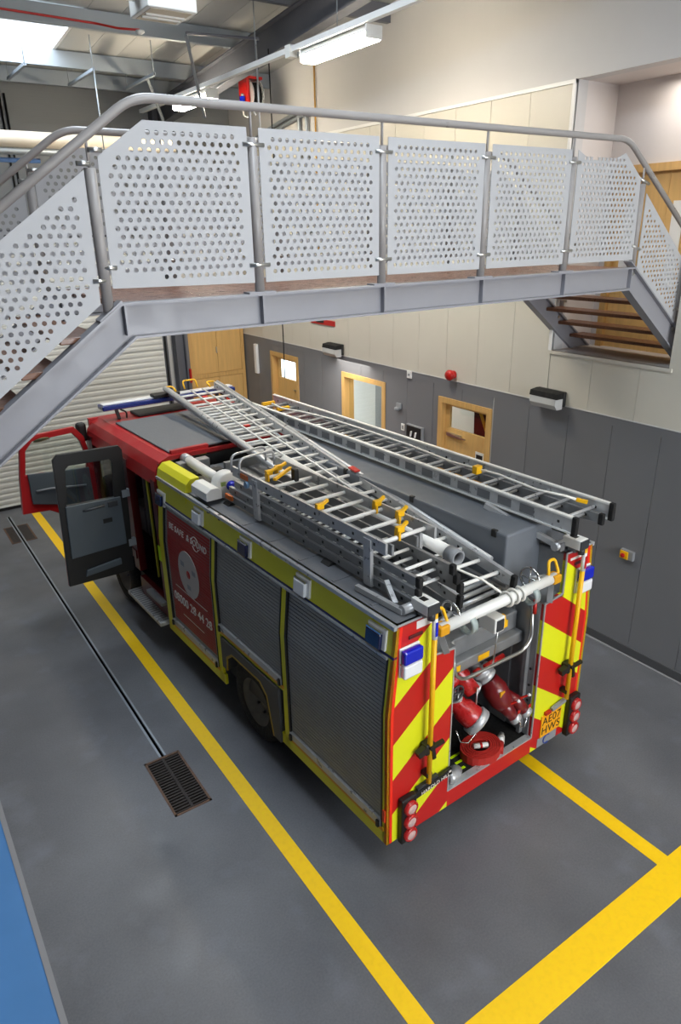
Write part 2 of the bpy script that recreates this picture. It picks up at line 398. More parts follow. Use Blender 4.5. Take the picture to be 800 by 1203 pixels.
jk = MB().prism([(-.20, 0), (.20, 0), (.22, .5), (.10, .62), (-.10, .62), (-.22, .5)], 'x', 0, .12).build('hanging_jacket', mat('maroon_cloth', '#5a2320', .9))
jk.location = (3.9, 4.12, 1.95); tag(jk, 'maroon jacket with a yellow band hanging behind the glazed wood door', 'jacket')
jb = MB().bar((-.006, -.16, .02), (-.006, .10, .5), .06, .01, (1, 0, 0)).build('reflective_band', m_yellow, jk)
# recess door
r, xa, xb, ya, yb, h = framed('door_3', .95, 2.35, 3.64, 5.74, 4.02, 4.2); wood_frame(r, xa, xb, ya, yb, h)
for a, bq in ((ya+.085, -.003), (.003, yb-.085)):
    o = MB().box(-.03, .015, a, bq, 0, h-.085).build('leaf', m_woodp, r)
    MB().box(-.036, .02, bq-.22, bq-.08, .75, 1.7).build('vision_panel', m_white, o)

# back wall
b = MB(); b.box(XL, XW+.2, YB+.06, YB+.2, 0, 9.6); wb = struct(b.build('wall_back', m_plaster))
MB().box(XL, XW+.01, YB, YB+.06, 5.2, 7.6).build('upper_cladding', mat('grey_ribbed', '#8e9090', .5), wb)
for k in range(24): MB().box(XL, XW, YB-.006, YB, 5.22+k*.1, 5.22+k*.1+.075).build('cladding_rib', MATS['grey_ribbed'], wb)
dr4 = struct(empty('door_4', (-1.5, YB, 0)))
for k in range(9):
    z = k*.56; p = MB().box(-2.9, 2.9, -.02, .05, z+.004, z+.556).build('door_section', m_whitem, dr4)
    q = MB()
    for j in range(5): q.prism([(-.02, z+.01+j*.11), (-.032, z+.03+j*.11), (-.032, z+.08+j*.11), (-.02, z+.10+j*.11)], 'x', -2.88, 2.88)
    q.build('rib', m_whitem, p)
MB().box(-2.95, 2.95, -.06, .05, 5.04, 5.2).build('door_head', m_dsteel, dr4)
MB().box(2.9, 2.98, -.08, .05, 0, 5.1).build('door_track', m_dsteel, dr4)
MB().box(-2.9, 2.9, -.035, -.02, 0, .06).build('bottom_seal', m_rubber, dr4)
MB().cyl((2.92, -.1, 0), (2.92, -.1, 6.5), .02, 8).build('track_pipe', m_black, dr4)
# wall strip between door and corner, steel column
col = struct(MB().box(1.60, 1.63, 10.86, 11.08, 0, 7.3).box(1.63, 1.80, 10.96, 10.98, 0, 7.3).box(1.80, 1.83, 10.86, 11.08, 0, 7.3).build('trim_3', m_dsteel))
r = empty('built_in_cupboard', (2.6, YB, 0)); tag(r, 'tall light wood cupboard with double doors in the corner behind the fire engine', 'cupboard')
MB().box(-.66, .66, -.05, .05, 0, 3.9).build('carcass', m_woodp, r)
for a in ((-.66, -.58), (.58, .66)): MB().box(*a, -.085, -.05, 0, 3.9).build('stile', m_wood, r)
for z in (0, 2.1, 3.8): MB().box(-.58, .58, -.085, -.05, z, z+.09).build('rail', m_wood, r)
for a in ((-.575, -.004), (.004, .575)):
    for z in ((.1, 2.09), (2.2, 3.79)): MB().box(*a, -.075, -.05, *z).build('door', m_woodp, r)
MB().box(-.03, -.01, -.1, -.075, 2.62, 2.75).build('handle', m_stain, r)
t = tag(MB().box(1.88, 1.93, 10.95, 11.02, 2.05, 2.35, .01).build('alarm_box', m_redplain), 'small red box on the wall beside the tall wood cupboard', 'alarm box')
MB().box(1.86, 1.96, 11.02, 11.16, 0, 3.9).build('wall_strip', m_dwall, wb)
# other walls, out of the frame
struct(MB().box(XL-.2, XL, YF, YB+.2, 0, 9.6).build('wall_left', m_dwall))
wf = struct(MB().box(XL, -2.0, YF-.2, YF, 0, 9.6).box(2.9, XW+.2, YF-.2, YF, 0, 9.6).box(-2.0, 2.9, YF-.2, YF, 5.4, 9.6).box(-2.0, 2.9, YF-.2, YF, 0, 2.2).build('wall_front', m_dwall))
wn = struct(empty('added_window', (.45, YF-.1, 2.2)))  # unseen window, added to let light onto the rear of the engine
for x in (-2.45, -1.2, 0, 1.2, 2.45): MB().box(x-.04, x+.04, -.05, .05, 0, 3.2).build('mullion', m_white, wn)
for z in (0, 1.6, 3.2): MB().box(-2.45, 2.45, -.05, .05, z-.04, z+.04).build('transom', m_white, wn)
area('added_rear_fill', (.45, YF-.3, 3.8), 4.8, 3.1, 360, (.97, .98, 1.0), (PI/2, 0, 0))  # added fill behind the camera, brightens the engine's rear panels

# roof: sheets on purlins on rafters, rising towards the camera
def zr(y): return 7.78+.085*(8.7-y)
SL = .085
ceil = struct(empty('ceiling', (0, 0, 0)))
sky = [(-1.9, -.42)]
purl = [9.35, 7.6, 5.85, 4.1, 2.35, .6, -1.15, -2.9, -4.65, -6.4, -8.15]
def sheet(x0, x1, y0, y1, nm, m, th=.05):
    return MB().add([(x0,y0,zr(y0)),(x1,y0,zr(y0)),(x1,y1,zr(y1)),(x0,y1,zr(y1)),(x0,y0,zr(y0)+th),(x1,y0,zr(y0)+th),(x1,y1,zr(y1)+th),(x0,y1,zr(y1)+th)],
             [(0,3,2,1),(4,5,6,7),(0,1,5,4),(1,2,6,5),(2,3,7,6),(3,0,4,7)]).build(nm, m, ceil)
edges = [XL, -7.4, -6.4, -4.9, -3.9, -2.9, -1.9, -.42, .05, .52, .99, 1.46, 1.93, 2.4, 2.87, XW+.05]
for i in range(len(edges)-1):
    a, c_ = edges[i], edges[i+1]
    if (a, c_) in sky:
        sheet(a, c_, 9.35, YB+.1, 'roof_sheet', m_roof)
        for j in range(len(purl)-1):
            if j in (0, 2, 3, 5, 6, 8):
                f = MB()
                y0, y1 = purl[j+1], purl[j]
                fr = sheet(a, a+.05, y0, y1, 'skylight_kerb', m_white, .06); fr2 = sheet(c_-.05, c_, y0, y1, 'skylight_kerb', m_white, .06)
            else: sheet(a, c_, purl[j+1], purl[j], 'roof_sheet', m_roof)
        sheet(a, c_, YF, -8.15, 'roof_sheet', m_roof)
    else: sheet(a+.004, c_-.004, YF, YB+.1, 'roof_sheet', m_roof)
for y in purl+[10.35]:
    z = zr(y)-.012
    MB().prism([(y-.05, z), (y+.05, z), (y+.05, z-.015), (y-.035, z-.015), (y-.035, z-.205), (y+.03, z-.205), (y+.03, z-.22), (y-.05, z-.22)], 'x', XL, XW).build('purlin', m_galv if y > 7 else m_dsteel, ceil)
for x in (1.75, -3.6):
    for off, wd, ht in ((.245, .17, .02), (.43, .015, .36), (.615, .17, .02)):
        MB().bar((x, YF, zr(YF)-off), (x, YB, zr(YB)-off), wd, ht).build('rafter_flange' if ht < .1 else 'rafter_web', m_dsteel, ceil)
for j in (0, 2, 3, 5, 6, 8):
    for a, c_ in sky:
        ym = (purl[j]+purl[j+1])/2
        area('skylight_daylight', ((a+c_)/2, ym, zr(ym)+.12), 1.3, 1.6, 48, (.80, .90, 1.0), (-math.atan(SL), 0, 0))

# ------------------------------------------------------------------ ceiling services
def luminaire(y0, y1, x, z, label, on=True):
    r = empty('strip_light', (x, (y0+y1)/2, z)); tag(r, label, 'light fitting', 'strip lights on the trunking')
    L = (y1-y0)/2
    MB().prism([(-.10, .03), (-.07, .09), (.07, .09), (.10, .03)], 'y', -L, L).build('housing', m_white, r)
    MB().prism([(-.085, -.045), (-.105, -.02), (-.10, .03), (.10, .03), (.105, -.02), (.085, -.045)], 'y', -L+.01, L-.01).build('diffuser', mat('lit_diffuser', '#ffffff', .5, emit='#ffefd4', es=84), r)
    for s in (-1, 1): MB().box(-.11, .11, s*L-.012, s*L+.012, -.035, .095, .01).build('end_cap', m_wpaint, r)
TX, TZ = 1.22, 7.0
r = empty('lighting_trunking', (TX, 0, TZ)); tag(r, 'white cable trunking hung below the roof carrying the strip lights', 'trunking')
MB().box(-.035, .035, YF+.5, 10.4, .10, .16).build('trunk', m_white, r)
for y in (9.6, 6.0, 4.1, .5, -3, -6):
    MB().cyl((0, y, .16), (0, y, zr(y)-TZ), .006, 6).build('suspension_wire', m_galv, r)
MB().box(-.05, .05, 5.05, 5.17, .05, .18).build('junction_box', m_wpaint, r)
luminaire(3.55, 4.88, TX+.09, TZ, 'lit strip light on the trunking, nearest beyond the footbridge handrail')
luminaire(7.6, 8.9, TX+.09, TZ, 'lit strip light on the trunking close to the red hose reel')
for y in (-4.4, -7.6): luminaire(y-.65, y+.65, TX+.09, TZ, 'lit strip light on the trunking nearest the added end window' if y < -6 else 'lit strip light on the trunking over the wide yellow cross line end')
# unit heater
r = empty('unit_heater', (-.86, 4.0, 7.0)); tag(r, 'white box heater hung under the roof beside the skylight', 'heater')
MB().box(-.22, .26, -.24, .24, 0, .5, .01).build('casing', m_wpaint, r)
MB().box(-.18, .22, -.2, .2, -.004, 0).build('outlet_recess', mat('beige_panel', '#cfc3ae', .5), r)
for k in range(2): MB().box(-.17, .21, -.05+.1*k, -.02+.1*k, -.02, -.004).build('louvre', m_wpaint, r)
MB().box(-.30, -.22, -.08, .08, .1, .25).build('connection_box', m_wpaint, r)
for x in (-.2, .24): MB().cyl((x, 0, .5), (x, 0, zr(4)-7.0), .008, 6).build('hanger', m_galv, r)
# smoke detector + red cable
r = tag(MB().lathe([(.0, 0), (.055, 0), (.06, .02), (.03, .04), (0, .045)], (-.02, 6.8, 7.52), (0, 0, -1)).build('smoke_detector', m_wpaint), 'round white smoke detector at the end of the red cable', 'detector')
zz = zr(7.2)-.28
tag(MB().tube(roundpath([(-4, 7.25, zz+.04), (-1.5, 7.25, zz+.03), (-.45, 7.2, zz), (-.25, 6.95, zz-.08), (-.02, 6.8, zz-.1)], .05), .014, 8).build('alarm_cable', m_redplain), 'red alarm cable running along the roof purlin', 'cable')
# channel struts under the purlins
for x, y0, y1, lab in ((-1.08, 8.6, 9.8, 'short galvanised channel strut hung right under the skylight'), (-.14, 8.5, 9.9, 'galvanised channel strut with a long drop rod, beside the skylight'), (.75, 8.4, 9.7, 'short galvanised channel strut hung close to the grey rafter')):
    z = zr(9)-.40
    r = empty('channel_strut', (x, (y0+y1)/2, z)); tag(r, lab, 'strut', 'channel struts under the roof')
    L = (y1-y0)/2
    MB().prism([(-.02, -.02), (.02, -.02), (.02, .02), (.012, .02), (.012, -.012), (-.012, -.012), (-.012, .02), (-.02, .02)], 'y', -L, L).build('channel', m_galv, r)
    for s in (-1, 1): MB().cyl((0, s*L*.95, .0), (0, s*L*.95, zr((y0+y1)/2+s*L*.95)-z+.01), .007, 6).build('hanger_rod', m_galv, r)
    if x < 0 and x > -.5: MB().cyl((0, -L, 0), (0, -L, -1.5), .01, 6).build('drop_rod', m_galv, r)
# diagonal braces and drop rods near the rafter
for p, q, lab in (((.57, 6.7, 7.52), (1.3, 7.9, 6.75), 'long diagonal galvanised brace hanging from the slotted rail'), ((.85, 9.0, 7.45), (1.3, 9.6, 6.9), 'short diagonal galvanised brace between the strut and the grey rafter')):
    tag(MB().bar(p, q, .04, .04).build('diagonal_brace', m_galv), lab, 'brace', 'braces beside the rafter')
tag(MB().bar((.57, 6.7, 7.54), (1.55, 6.5, 7.54), .05, .03).build('threaded_rail', m_dsteel), 'short dark slotted rail carrying the brace and drop rod', 'rail')
tag(MB().cyl((1.5, 6.5, 7.54), (1.5, 6.5, 5.9), .014, 8).build('drop_pipe', m_alu), 'straight metal drop pipe hanging below the slotted rail', 'pipe')
# exhaust hose reel
r = empty('hose_reel', (2.65, 8.85, 7.08)); tag(r, 'red and black hose reel hung under the rafter', 'hose reel')
MB().box(-.16, -.10, -.14, .16, .0, .42, .01).build('bracket', m_redplain, r); MB().box(-.16, .16, -.12, .12, .42, .46).build('top_plate', m_redplain, r)
MB().cyl((-.09, 0, .18), (-.07, 0, .18), .24, 24).build('flange', m_alu, r); MB().cyl((.10, 0, .18), (.12, 0, .18), .24, 24).build('flange', m_alu, r)
q = MB()
for k in range(5): q.tube(arc((-.055+k*.035, 0, .18), .19, 0, 2*PI, 20, 1, 2)[:-1], .019, 6, closed=True)
q.build('reel_hose', m_rubber, r); MB().cyl((-.2, 0, .18), (.15, 0, .18), .03, 10).build('axle', m_galv, r)
MB().bar((-.12, -.05, .1), (-.0, -.12, -.12), .05, .03).build('guide_arm', m_galv, r); MB().box(-.24, -.18, -.1, .0, .02, .16, .01).build('valve', m_blue, r)
MB().tube(roundpath([(-.2, -.05, .02), (-.2, -.05, -.14), (-.12, -.08, -.16), (-.08, -.1, -.1)], .04), .01, 6).build('hose_tail', m_wpaint, r)
for y in (-.1, .1): MB().cyl((0, y, .46), (0, y, zr(8.85+y)-7.08+.01), .012, 6).build('hanger', m_galv, r)
# conduits on the cream wall
tag(MB().cyl((XW-.015, 7.81, 4.2), (XW-.015, 7.81, 7.8), .014, 8).build('gas_pipe', mat('ochre_pipe', '#b98a2c', .5)), 'ochre pipe running straight up the cream wall', 'pipe')
for y, zt_, lab in ((8.05, 6.95, 'bent galvanised conduit next to the ochre pipe on the cream wall'), (8.3, 7.0, 'taller bent galvanised conduit, second from the ochre pipe')):
    tag(MB().tube(roundpath([(XW-.04, y, 4.2), (XW-.04, y, zt_), (XW-.04, y+.9, zt_-.12), (XW-.04, y+2.2, zt_-.35)], .15, 6), .03, 10).build('bent_conduit', m_galv), lab, 'conduit', 'bent conduits on the cream wall')
# ducts in front of the sectional door
tag(MB().cyl((-6, 9.5, 6.49), (1.4, 9.5, 6.49), .118, 24).build('air_duct', mat('cream_duct', '#d9d0c0', .5, noise=.08, scale=3)), 'thick cream round duct running across the sectional door wall', 'duct')
tag(MB().cyl((-6, 9.5, 6.32), (1.4, 9.5, 6.32), .05, 16).build('grey_pipe', m_galv), 'grey pipe just under the thick cream duct', 'pipe')
tag(MB().cyl((-6, 9.6, 6.2), (-.85, 9.6, 6.2), .035, 16).build('blue_pipe', mat('blue_pipe_paint', '#4a6fa8', .5)), 'thin blue pipe below the grey pipe and the cream duct', 'pipe')
for x in (-1.0, -.92): tag(MB().cyl((x, YB-.026, 5.2), (x, YB-.026, 7.35), .018, 8).build('vertical_pipe', m_black), 'black vertical pipe in front of the grey ribbed cladding', 'pipe', 'pair of black vertical pipes')
tag(MB().tube([(1.72, 6.55, 7.45), (1.73, 6.55, 5), (1.75, 6.555, 3.4), (1.74, 6.55, 2.85)], .009, 6).build('hanging_cable', m_rubber), 'thin black cable hanging from the rafter over the fire engine', 'cable')

# ------------------------------------------------------------------ footbridge
BY0, BY1 = .931, 2.45
ZD = 4.708
br = empty('footbridge', (0, 0, 0)); tag(br, 'grey steel footbridge with perforated panels crossing above the fire engine', 'footbridge')
S = .725
XLb, XRb = -2.574, 2.512
def offs(pts, d):
    """offset a polyline in the xz plane downwards by d (mitred)"""
    out = []
    n = len(pts)
    for i in range(n):
        ns = []
        for a, b_ in ((i-1, i), (i, i+1)):
            if a < 0 or b_ >= n: continue
            dx, dz = pts[b_][0]-pts[a][0], pts[b_][1]-pts[a][1]; L = math.hypot(dx, dz); ns.append((dz/L, -dx/L))
        if len(ns) == 1: nx, nz = ns[0]; k = 1
        else:
            nx, nz = ns[0][0]+ns[1][0], ns[0][1]+ns[1][1]; L = math.hypot(nx, nz); nx /= L; nz /= L; k = 1/(nx*ns[0][0]+nz*ns[0][1])
        out.append((pts[i][0]+nx*d*k, pts[i][1]+nz*d*k))
    return out
pathS = [(-4.08, ZD-S*(XLb+4.08)), (XLb, ZD), (XRb, ZD), (3.98, ZD-S*(3.98-XRb))]
def strip(a, b_): return offs(pathS, a)+offs(pathS, b_)[::-1]
for yb, sgn in ((BY0, 1), (BY1, -1)):
    bm_ = empty('side_beam', parent=br)
    MB().prism(strip(0, .014), 'y', yb-.05, yb+.05).build('top_flange', m_steel, bm_)
    MB().prism(strip(.014, .198), 'y', yb-.006, yb+.006).build('web', m_steel, bm_)
    MB().prism(strip(.198, .212), 'y', yb-.05, yb+.05).build('bottom_flange', m_steel, bm_)
    bx_ = [-2.6405+1.0292*i for i in range(6)]
    for i, x in enumerate(bx_):
        if i in (0, 5): continue
        MB().box(x-.006, x+.006, yb-.048, yb+.048, ZD-.198, ZD-.014).build('stiffener', m_steel, bm_)
    MB().box(XLb+.02-.006, XLb+.02+.006, yb-.048, yb+.048, ZD-.19, ZD-.014).build('stiffener', m_steel, bm_)
    MB().box(XRb-.05-.006, XRb-.05+.006, yb-.048, yb+.048, ZD-.19, ZD-.014).build('stiffener', m_steel, bm_)
    for x in (XRb-.0, XRb+.83): MB().cyl((x+.02, yb-.02, ZD-.06-(x-XRb)*S), (x+.02, yb-.008, ZD-.06-(x-XRb)*S), .02, 8).build('bolt', m_stain, bm_)
dk = empty('deck', parent=br)
n = 9
for k in range(n):
    x0 = XLb+.02+(XRb-XLb-.04)*k/n; x1 = XLb+.02+(XRb-XLb-.04)*(k+1)/n
    MB().box(x0+.002, x1-.002, BY0+.052, BY1-.052, ZD-.035, ZD-.002).build('deck_board', m_deck, dk)
for k in range(1, 7):
    for s, xb in ((-1, XLb), (1, XRb)):
        x = xb+s*.245*k
        z = ZD-S*.245*k
        if s > 0 and k > 5: continue
        MB().box(x-.13, x+.13, BY0+.008, BY1-.008, z-.04, z-.002, .006).build('tread', m_tread, br)
# posts, rails
posts = [-2.6405+1.0292*i for i in range(6)]+[-2.6405-.98, 3.40]
for yb in (BY0, BY1):
    for i, x in enumerate(posts):
        p = empty('post', (x, yb, 0), parent=br)
        slope = i in (0, 5, 6, 7)
        zb = ZD if not slope else ZD-max(0, S*(XLb-x) if x < 0 else S*(x-XRb))
        zr_ = ZD+1.1 - (max(0, .72*(-2.35-x)) if x < 0 else max(0, .70*(x-2.22)))
        zt_ = min(zr_-.16, zb+.93) if slope else ZD+.93
        MB().cyl((0, 0, zb), (0, 0, zt_), .033, 14).build('tube', m_post, p)
        MB().cyl((0, 0, zt_), (0, 0, zr_), .009, 8).build('rod', m_post, p)
        if not slope: MB().box(-.10, .10, -.045, .045, ZD, ZD+.012).build('base_plate', m_steel, p)
        else:
            a = math.atan(S)*(1 if x < 0 else -1); v = Vector((math.cos(a), 0, math.sin(a)))
            MB().bar(Vector((0, 0, zb+.006))-v*.09, Vector((0, 0, zb+.006))+v*.09, .09, .012).build('base_plate', m_steel, p)
        zps = (ZD+.89, ZD+.18) if not slope else None
        if slope and i in (0, 6):
            MB().cyl((-.075, -.02, zb+.80 if i == 0 else zb+.6), (.0, -.02, zb+.80 if i == 0 else zb+.6), .014, 10).build('clamp_pin', m_stain, p); MB().cyl((-.075, -.02, zb+.18), (0, -.02, zb+.18), .014, 10).build('clamp_pin', m_stain, p)
            if i == 0: MB().cyl((0, -.02, zb+.87), (.075, -.02, zb+.87), .014, 10).build('clamp_pin', m_stain, p); MB().cyl((0, -.02, zb+.25), (.075, -.02, zb+.25), .014, 10).build('clamp_pin', m_stain, p)
        elif slope:
            for z in (zb+.78, zb+.2): MB().cyl((-.07, -.02, z), (.07, -.02, z-.04), .014, 10).build('clamp_pin', m_stain, p)
        else:
            for z in zps: MB().cyl((-.075, -.02, z), (.075, -.02, z), .014, 10).build('clamp_pin', m_stain, p)
    hp = [(-4.05, yb, ZD+1.1-.72*(4.05-2.35)), (-2.35, yb, ZD+1.1), (2.22, yb, ZD+1.1), (3.6, yb, ZD+1.1-.69*1.38)]
    MB().tube(roundpath(hp, .12, 5), .026, 14).build('handrail', m_post, br)
# perforated panels
def inside(poly, x, z, mrg):
    n = len(poly); ok = True
    for i in range(n):
        x0, z0 = poly[i]; x1, z1 = poly[(i+1) % n]; L = math.hypot(x1-x0, z1-z0)
        d = ((x1-x0)*(z-z0)-(z1-z0)*(x-x0))/L
        if d < mrg: return False
    return True
def perforated(poly, mrg=.042, pitch=.0535, rad=.0145):
    """poly counter-clockwise in (x, z)"""
    bm = bmesh.new(); 
    def loop(pts):
        vs = [bm.verts.new((x, 0, z)) for x, z in pts]
        return [bm.edges.new((vs[i], vs[(i+1) % len(vs)])) for i in range(len(vs))]
    eds = loop(poly)
    xs_ = [p[0] for p in poly]; zs_ = [p[1] for p in poly]
    row = pitch*.866; k = 0; z = max(zs_)-mrg-rad-.004
    xc = (min(xs_)+max(xs_))/2
    while z > min(zs_):
        nx = int((max(xs_)-min(xs_))/pitch)+2
        for j in range(-nx, nx+1):
            x = xc+(j+.5*(k % 2))*pitch
            if inside(poly, x, z, mrg+rad):
                ph = random.random()*.6
                eds += loop([(x+rad*math.cos(2*PI*q/10+ph), z+rad*math.sin(2*PI*q/10+ph)) for q in range(10)])
        z -= row; k += 1
    bmesh.ops.triangle_fill(bm, use_beauty=False, use_dissolve=False, edges=eds)
    # give the sheet its thickness
    me = bpy.data.meshes.new('perforated_panel'); bm.to_mesh(me); bm.free()
    me.materials.append(m_panel); return me
mid = [(-.475, ZD+.07), (.475, ZD+.07), (.475, ZD+.985), (-.475, ZD+.985)]
me_mid = perforated(mid)
pl = [(-2.605, ZD+.085), (-1.655, ZD+.07), (-1.655, ZD+.985), (-2.315, ZD+.985), (-2.595, ZD+.79)]
me_l = perforated(pl)
prr = [(1.515, ZD+.07), (2.47, ZD+.07), (2.44, ZD+.785), (2.17, ZD+.985), (1.515, ZD+.985)]
me_r = perforated(prr)
sl = [(-3.58, ZD-.66), (-2.69, ZD), (-2.68, ZD+.72), (-3.58, ZD+.075)]
me_sl = perforated(sl)
sr = [(2.56, ZD-.02), (3.37, ZD-.61), (3.37, ZD+.02), (2.56, ZD+.66)]
me_sr = perforated(sr)
for yb, dy in ((BY0, -.02), (BY1, .02)):
    for me, x in ((me_l, 0), (me_r, 0), (me_sl, 0), (me_sr, 0), *[(me_mid, -2.6405+1.0292*(i+.5)) for i in (1, 2, 3)]):
        o = bpy.data.objects.new('perforated_panel', me); C.objects.link(o); o.parent = br; o.location = (x, yb+dy, 0)
        sd = o.modifiers.new('sheet', 'SOLIDIFY'); sd.thickness = .006; sd.offset = 0

# ------------------------------------------------------------------ fire engine (own frame: rear face y=0, front +y)
TY = .03941
tr = empty('fire_engine', (0, 0, 0), (0, 0, TY)); tag(tr, 'red and yellow fire engine with open side doors parked under the footbridge', 'fire engine')
ZK, ZT, ZB = 1.654, 2.424, .36
def xs_(z): return 1.25 if z <= ZK else 1.25-(z-ZK)*(.08/(ZT-ZK))
def skin(b, y0, y1, z0, z1, o0, o1, s=-1):
    """slab on the body side between offsets o0 (inner) and o1 (outer)"""
    zs = [z0]+([ZK] if z0 < ZK < z1 else [])+[z1]
    for a, c in zip(zs[:-1], zs[1:]):
        v = []
        for z in (a, c):
            for y in (y0, y1):
                v += [(s*(xs_(z)+o0), y, z), (s*(xs_(z)+o1), y, z)]
        b.add(v, [(0,1,3,2),(4,6,7,5),(0,4,5,1),(2,3,7,6),(1,5,7,3),(0,2,6,4)])
    return b
def chevron_mat():
    m = bpy.data.materials.new('red_yellow_chevrons'); m.use_nodes = True; nt = m.node_tree; b = nt.nodes['Principled BSDF']; b.inputs['Roughness'].default_value = .4
    tc = nt.nodes.new('ShaderNodeTexCoord'); sp = nt.nodes.new('ShaderNodeSeparateXYZ'); nt.links.new(tc.outputs['Object'], sp.inputs[0])
    def mth(op, a, bb):
        n = nt.nodes.new('ShaderNodeMath'); n.operation = op
        for i, v in enumerate((a, bb)):
            if v is None: continue
            if isinstance(v, (int, float)): n.inputs[i].default_value = v
            else: nt.links.new(v, n.inputs[i])
        return n.outputs[0]
    ax = mth('ABSOLUTE', sp.outputs[0], None)
    f = mth('ADD', sp.outputs[2], mth('MULTIPLY', ax, .74))
    q = mth('FLOORED_MODULO', mth('SUBTRACT', f, 2.243), .70)
    red = mth('LESS_THAN', q, .35)
    # outer reflective edge strip follows the tapered corner
    z2 = mth('MAXIMUM', mth('SUBTRACT', sp.outputs[2], ZK), 0.0)
    edge = mth('SUBTRACT', 1.192, mth('MULTIPLY', z2, .104))
    es = mth('GREATER_THAN', ax, edge)
    mx = nt.nodes.new('ShaderNodeMix'); mx.data_type = 'RGBA'; mx.inputs[6].default_value = rgb('#dfe31a'); mx.inputs[7].default_value = rgb('#bd1a16'); nt.links.new(red, mx.inputs[0])
    m2 = nt.nodes.new('ShaderNodeMix'); m2.data_type = 'RGBA'; m2.inputs[7].default_value = rgb('#ee2a17'); nt.links.new(es, m2.inputs[0]); nt.links.new(mx.outputs[2], m2.inputs[6]); nt.links.new(m2.outputs[2], b.inputs['Base Color'])
    return m
m_chev = chevron_mat()
body = empty('body', parent=tr)
# inner core of the body (lockers are closed by shutters, centre well open on top and at the rear)
core = MB(); core.box(-1.15, -.81, .04, 4.30, .45, 2.38); core.box(.81, 1.15, .04, 4.30, .45, 2.38); core.box(-.81, -.56, .04, 4.30, .45, 1.99); core.box(.56, .81, .04, 4.30, .45, 1.99); core.box(-.81, -.49, .80, 4.30, 1.99, 2.38); core.box(-.56, .56, .72, 4.30, .45, 2.03); core.box(-.49, .36, 2.7, 4.30, 2.03, 2.40)
core.build('core', m_dgrey, body)
# roof decks
MB().box(-1.17, -.80, .0, .78, ZT-.02, ZT).box(-1.17, -.47, .78, 4.30, ZT-.02, ZT).build('roof_deck', m_rgrey, body)
MB().box(.80, 1.17, .0, .30, ZT-.02, ZT).box(.95, 1.17, .3, 4.30, ZT-.02, ZT).build('roof_deck', m_rgrey, body)
MB().box(-.82, -.55, 0.0, .78, 2.0, 2.02).build('step_deck', m_alud, body); MB().box(.55, .82, 0.0, .3, 2.0, 2.02).build('step_deck', m_alud, body)
MB().box(-.82, -.80, 0, .78, 2.02, ZT).box(.80, .82, 0, .3, 2.02, ZT).box(-.82, -.47, .77, .79, 2.02, ZT).box(-.48, -.46, .79, 4.3, 2.03, ZT).build('well_wall', m_alud, body)
MB().box(-.47, .34, .72, 2.7, 2.03, 2.045).build('well_floor', m_rgrey, body); MB().box(-.47, .34, 2.7, 4.3, 2.40, 2.42).build('well_floor', m_rgrey, body)
lk = MB().box(.34, .97, .30, 4.28, 2.03, 2.62, .02).build('roof_locker', mat('slate_grey_locker', '#6a6f76', .45, noise=.03, scale=4), body)
for y in (.42, 1.5, 2.6): MB().box(.33, .37, y, y+.06, 2.56, 2.63, .01).build('catch', m_black, lk)
MB().box(-1.20, -1.165, 0, 4.33, ZT-.03, ZT+.004).build('roof_edge', m_alu, body); MB().box(1.165, 1.20, 0, 4.33, ZT-.03, ZT+.004).build('roof_edge', m_alu, body)
for k in range(5): MB().box(-1.12, -.5, .35+k*.5, .38+k*.5, ZT, ZT+.006).build('roof_rib', m_rgrey, body)
